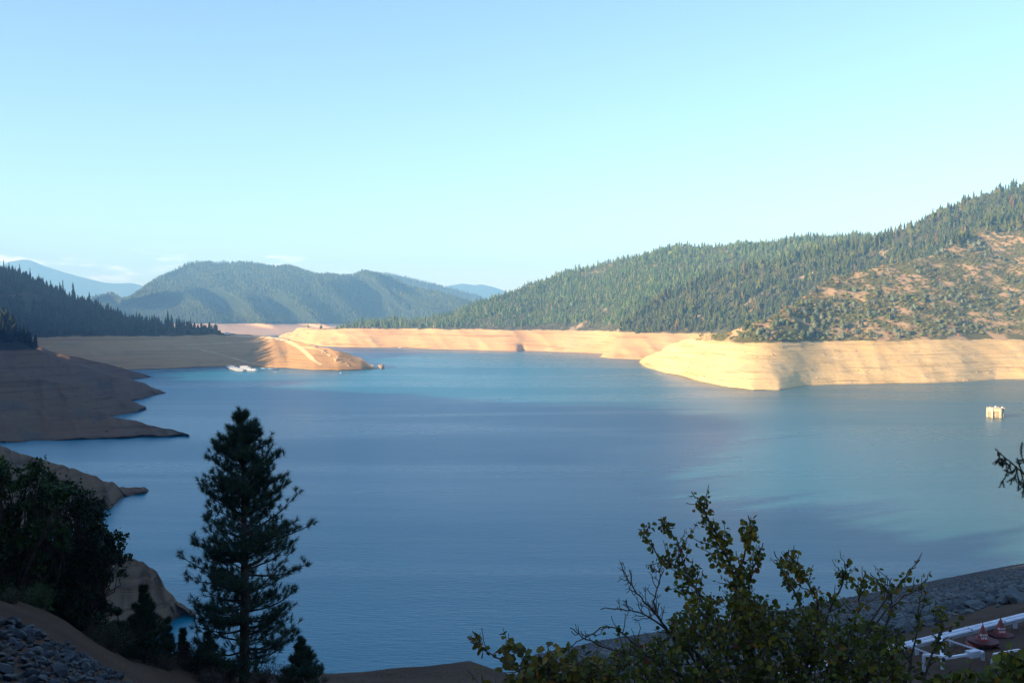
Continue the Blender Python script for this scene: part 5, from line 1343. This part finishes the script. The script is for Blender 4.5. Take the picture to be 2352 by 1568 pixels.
# ------------------------------------------------------------------ leafy bush close to the viewpoint
def near_shrub(label, stems, base_px, Y, leafcol, leafw, seed, nfill, fillpoly, leaf=0.062, dY=0.55, name='shrub'):
    g = np.random.default_rng(seed)
    b = ground(base_px, Y); e = empty(name, b); tag(e, label, 'bush')
    T = MB(); LC, LD = [], []
    def sprout(P, dens, side=True):
        t = np.linspace(0, 1, len(P)); seg = np.linalg.norm(np.diff(P, axis=0), axis=1).sum()
        n = int(seg * dens)
        for u in g.uniform(0, 1, n) ** 0.8:
            u = 1 - u * 0.98; q = np.array([np.interp(u, t, P[:, m]) for m in range(3)]); d = np.gradient(P, axis=0)[int(u * (len(P) - 1))]
            o = unit(g.normal(size=3) + unit(d) * 0.8 + np.array([0, 0, -0.1])); LC.append(q + o * g.uniform(0.008, 0.03)); LD.append(o)
    tips = []
    for pts, leafy, r0 in stems:
        yo = Y + g.uniform(-dY, dY)
        n = len(pts); P = np.array([at_dist(x, y + 10, yo + (Y - yo) * (k / max(1, n - 1)) ** 2) for k, (x, y) in enumerate(pts)])
        t = np.linspace(0, 1, n); tt = np.linspace(0, 1, n * 4)
        P = np.stack([np.interp(tt, t, P[:, m]) for m in range(3)], 1) + g.normal(0, 0.004, (n * 4, 3))
        T.tube(P, 0.0035 + r0 * tt ** 1.3, 6)
        if leafy > 0: sprout(P[:int(len(P) * 0.85)], 62 * leafy)
        L = np.linalg.norm(np.diff(P, axis=0), axis=1).sum()
        for _ in range(int(L * (14 if leafy else 22))):              # side twigs
            k = g.integers(3, int(len(P) * 0.85)); d = unit(P[k - 1] - P[min(k + 1, len(P) - 1)])
            o = unit(d * g.uniform(0.5, 1) + unit(np.cross(d, g.normal(size=3))) * g.uniform(0.6, 1.2)); ln = g.uniform(0.05, 0.24 if leafy else 0.12) * min(1.0, 0.25 + 1.6 * k / len(P))
            q = P[k] + np.outer(np.linspace(0, 1, 5), o * ln) + g.normal(0, 0.005, (5, 3)) + np.outer(np.linspace(0, 1, 5) ** 2, [0, 0, 0.03])
            T.tube(q, [0.004, 0.0034, 0.003, 0.0025, 0.002], 4)
            if leafy > 0: sprout(q[::-1], 72 * leafy)
            else:
                for _ in range(2):
                    q2 = q[3] + np.outer(np.linspace(0, 1, 3), unit(o + g.normal(0, 0.7, 3)) * 0.04); T.tube(q2, 0.0018, 3)
    root = b - np.array([0, 0, 0.3])
    for pts, leafy, r0 in stems:
        p = at_dist(pts[-1][0], pts[-1][1], Y)
        if p[2] > b[2] + 0.1: T.tube(np.stack([p, (p * 0.6 + root * 0.4) + g.normal(0, 0.02, 3), root]), [0.0035 + r0, 0.006 + r0, 0.012 + r0], 6)
    if nfill:                                                        # dense leafy twigs in the body of the bush
        for c in clump_px(fillpoly, nfill, Y, dY, seed + 1):
            o = unit(g.normal(size=3) * 0.7 + np.array([0, 0, 0.9])); ln = g.uniform(0.08, 0.22)
            q = c + np.outer(np.linspace(-0.5, 0.5, 5), o * ln) + g.normal(0, 0.006, (5, 3))
            T.tube(q, [0.0045, 0.004, 0.0032, 0.0028, 0.002], 4); sprout(q[::-1], 62)
    T.build('stems', M_TWIG, e, True)
    LC, LD = np.array(LC), np.array(LD); n = len(LC)
    _, yy = project(LC)
    cols = pal(n, leafcol, leafw, 0.25)
    me = leaves_mesh('foliage', LC - b, LD, g.normal(size=(n, 3)) + np.array([0, -0.5, 0.8]), g.uniform(0.55, 1.2, n) * leaf, cols, M_LEAF, 0.95, 0.3)
    link('foliage', me, e)
LEAFC = [(0.066, 0.076, 0.011), (0.10, 0.10, 0.012), (0.046, 0.060, 0.012), (0.15, 0.12, 0.013), (0.20, 0.09, 0.016), (0.12, 0.035, 0.018)]
LEAFW = [4, 3, 4, 0.9, 0.22, 0.1]
near_shrub('large leafy bush with yellowing round leaves close in front at right', [
    ([(1586, 1118), (1610, 1144), (1630, 1188), (1657, 1239), (1678, 1287), (1691, 1341), (1715, 1440), (1738, 1580)], 1.0, 0.014),
    ([(1467, 1202), (1484, 1225), (1511, 1266), (1538, 1280), (1565, 1304), (1596, 1341), (1640, 1420), (1700, 1530), (1730, 1600)], 0.9, 0.012),
    ([(1516, 1185), (1535, 1205), (1559, 1239), (1572, 1290), (1598, 1345), (1650, 1440)], 0.9, 0.006),
    ([(1423, 1280), (1440, 1317), (1470, 1361), (1504, 1395), (1535, 1440), (1590, 1480), (1660, 1570)], 0.0, 0.010),
    ([(1378, 1385), (1436, 1389), (1480, 1398), (1520, 1425), (1580, 1490)], 0.0, 0.006),
    ([(1511, 1283), (1518, 1314), (1501, 1368), (1506, 1400), (1540, 1450)], 0.0, 0.004),
    ([(1310, 1431), (1341, 1453), (1392, 1477), (1460, 1494), (1511, 1511), (1580, 1550), (1640, 1610)], 0.12, 0.012),
    ([(1280, 1490), (1330, 1462), (1395, 1427), (1430, 1440), (1480, 1490), (1560, 1560)], 0.1, 0.005),
    ([(1719, 1174), (1724, 1205), (1712, 1256), (1696, 1310), (1700, 1390), (1722, 1480)], 1.0, 0.008),
    ([(1752, 1235), (1742, 1270), (1720, 1320), (1712, 1400), (1730, 1500)], 0.9, 0.007),
    ([(1811, 1252), (1826, 1293), (1853, 1324), (1880, 1370), (1878, 1430), (1860, 1500), (1820, 1600)], 0.9, 0.010),
    ([(1775, 1253), (1802, 1307), (1829, 1358), (1846, 1402), (1850, 1470), (1820, 1580)], 0.9, 0.009),
    ([(1948, 1278), (1938, 1307), (1935, 1334), (1911, 1375), (1890, 1440), (1850, 1560)], 0.9, 0.009),
    ([(1989, 1300), (1976, 1341), (1975, 1390), (1950, 1450), (1900, 1560)], 0.55, 0.007),
    ([(1999, 1307), (2033, 1341), (2047, 1355), (2046, 1392), (2028, 1450), (1985, 1568), (1960, 1620)], 0.4, 0.009),
    ([(2108, 1280), (2084, 1307), (2062, 1335), (2050, 1352)], 0.35, 0.003),
    ([(2129, 1317), (2115, 1341), (2085, 1352), (2047, 1385)], 0.35, 0.003),
    ([(2118, 1345), (2110, 1390), (2105, 1450), (2085, 1540), (2070, 1620)], 0.35, 0.007),
    ([(2146, 1375), (2169, 1402), (2160, 1440), (2140, 1500), (2100, 1600)], 0.8, 0.007),
], 1750, 6.6, LEAFC, LEAFW, 11, 640, [(1330, 1570), (1345, 1520), (1420, 1500), (1490, 1470), (1540, 1430), (1600, 1380), (1660, 1370), (1720, 1370), (1780, 1400), (1850, 1420), (1900, 1430), (1960, 1430), (2040, 1440), (2080, 1470), (2060, 1510), (2080, 1560), (2080, 1600), (1330, 1600)], 0.039)
near_shrub('small yellowing bush at bottom centre, left of the large leafy bush', [
    ([(1081, 1450), (1113, 1484), (1164, 1511), (1225, 1552), (1290, 1610)], 0.55, 0.006),
    ([(1165, 1458), (1168, 1500), (1190, 1535), (1240, 1590)], 0.5, 0.004),
    ([(1262, 1468), (1255, 1500), (1262, 1540), (1280, 1600)], 0.6, 0.005),
    ([(1100, 1562), (1120, 1580), (1180, 1610)], 0.6, 0.004),
    ([(1320, 1500), (1300, 1540), (1290, 1600)], 0.5, 0.004)],
    1290, 6.0, [(0.085, 0.085, 0.016), (0.13, 0.105, 0.016), (0.055, 0.065, 0.016), (0.22, 0.09, 0.018)], [3, 2, 2, 0.5], 15, 70, [(1180, 1545), (1260, 1520), (1340, 1500), (1400, 1530), (1400, 1600), (1160, 1600)], 0.055, 0.3)
near_shrub('edge of another leafy bush in the bottom right corner', [
    ([(2340, 1490), (2350, 1540), (2370, 1610)], 0.8, 0.006), ([(2310, 1530), (2330, 1570), (2370, 1640)], 0.8, 0.006), ([(2250, 1545), (2290, 1570), (2360, 1640)], 0.7, 0.005), ([(2160, 1545), (2190, 1575), (2240, 1640)], 0.7, 0.005)],
    2400, 6.2, LEAFC, LEAFW, 19, 60, [(2130, 1560), (2260, 1550), (2310, 1520), (2352, 1495), (2420, 1500), (2420, 1620), (2130, 1610)], 0.058, 0.3)

# ------------------------------------------------------------------ fir whose branch reaches in from the right
def fir():
    Y = 10.0; b = ground(2720, Y); e = empty('fir_tree', b); tag(e, 'dark fir branch reaching in at the right edge over the water', 'tree')
    g = np.random.default_rng(77); T = MB(); C, D = [], []
    S = []; H = 9.0; t = np.linspace(0, 1, 10)
    T.tube(np.stack([0.05 * np.sin(t * 4), 0.04 * np.cos(t * 3), -0.3 + H * t], 1) + b, 0.16 * (1 - t) + 0.015, 9)
    def spray(P, w):
        seg = np.linalg.norm(np.diff(P, axis=0), axis=1).sum(); n = int(seg * (900 if w == 1 else 520))
        u = g.random(n); tt = np.linspace(0, 1, len(P)); q = np.stack([np.interp(u, tt, P[:, m]) for m in range(3)], 1)
        d = np.gradient(P, axis=0); dd = unit(np.stack([np.interp(u, tt, d[:, m]) for m in range(3)], 1))
        S.append(np.full(n, float(w))); C.append(q); D.append(unit(dd * 0.6 + unit(np.cross(dd, g.normal(size=(n, 3)))) * 0.9))
    def twig(P, r):
        T.tube(P, np.linspace(r, 0.003, len(P)), 5)
    pts = [(2720, 1122), (2620, 1116), (2500, 1108), (2400, 1098), (2352, 1088), (2330, 1068), (2305, 1048), (2286, 1030)]
    M = np.array([at_dist(x, y, Y + 0.02 * k) for k, (x, y) in enumerate(pts)]); twig(M, 0.018); spray(M[2:4], 1); spray(M[5:], 1)
    for (x0, y0), lst in (((2322, 1062), [(2316, 1075), (2310, 1094), (2299, 1112)]), ((2330, 1068), [(2336, 1085), (2340, 1104), (2338, 1122)]), ((2345, 1083), [(2350, 1100), (2352, 1120), (2350, 1142)]), ((2306, 1049), [(2310, 1062), (2318, 1070)]), ((2296, 1040), [(2296, 1050), (2293, 1056)]),
                          ((2352, 1088), [(2344, 1076), (2340, 1062), (2336, 1053)]), ((2385, 1094), [(2366, 1080), (2352, 1060), (2344, 1040), (2347, 1022)]), ((2338, 1074), [(2332, 1092), (2322, 1104)]), ((2350, 1086), [(2362, 1104), (2366, 1130)]), ((2365, 1090), [(2380, 1112), (2384, 1150)]), ((2400, 1098), [(2410, 1120), (2415, 1165)]), ((2312, 1054), [(2304, 1062), (2298, 1068)]), ((2335, 1070), [(2328, 1082), (2314, 1086)])):
        P = np.array([at_dist(x, y, Y + g.uniform(-0.08, 0.08)) for x, y in [(x0, y0)] + lst]); tt = np.linspace(0, 1, len(P)); t2 = np.linspace(0, 1, 8)
        P = np.stack([np.interp(t2, tt, P[:, m]) for m in range(3)], 1); twig(P, 0.006); spray(P, 1)
        for _ in range(5):
            k = g.integers(2, 7); o = unit(P[k] - P[k - 1]) + g.normal(0, 0.5, 3); q = P[k] + np.outer(np.linspace(0, 1, 4), unit(o) * g.uniform(0.04, 0.09)); twig(q, 0.003); spray(q, 1)
    for k in range(150):                                    # the rest of its crown, outside the view
        h = g.uniform(1.2, H * 0.985); ph = g.random() * 6.283; ln = 1.7 * (1 - h / H) + 0.18
        d = np.array([math.cos(ph), math.sin(ph), 0]); t2 = np.linspace(0, 1, 6)
        P = b + [0, 0, h] + np.outer(t2, d * ln) + np.outer(t2 ** 2, [0, 0, -0.22 * ln])
        if project(P)[0].min() < 2385: continue
        twig(P, 0.015); spray(P[1:], 2.6)
        for j in range(11):
            q = P[1 + j % 5] + np.outer(np.linspace(0, 1, 4), unit(d + g.normal(0, 0.6, 3) * [1, 1, 0.5]) * 0.35 * ln)
            if project(q)[0].min() < 2385: continue
            twig(q, 0.004); spray(q, 2.6)
    T.build('trunk', M_BARK, e)
    C, D = np.concatenate(C) - b, np.concatenate(D); n = len(C)
    link('crown', needles_mesh('crown', C, D, g.uniform(0.018, 0.03, n) * np.concatenate(S), 0.0016 * np.concatenate(S)[:, None], pal(n, DARKN, [1, 1, 1]), M_NEEDLE), e)
    for (x, y) in ((2293, 1040), (2301, 1055), (2303, 1066)):
        m = MB(); p = at_dist(x, y, Y); m.lathe(p, [(0.002, 0.018), (0.011, 0.008), (0.013, -0.01), (0.009, -0.03), (0.002, -0.038)], 10); m.build('cone', M_TWIG, e)
fir()
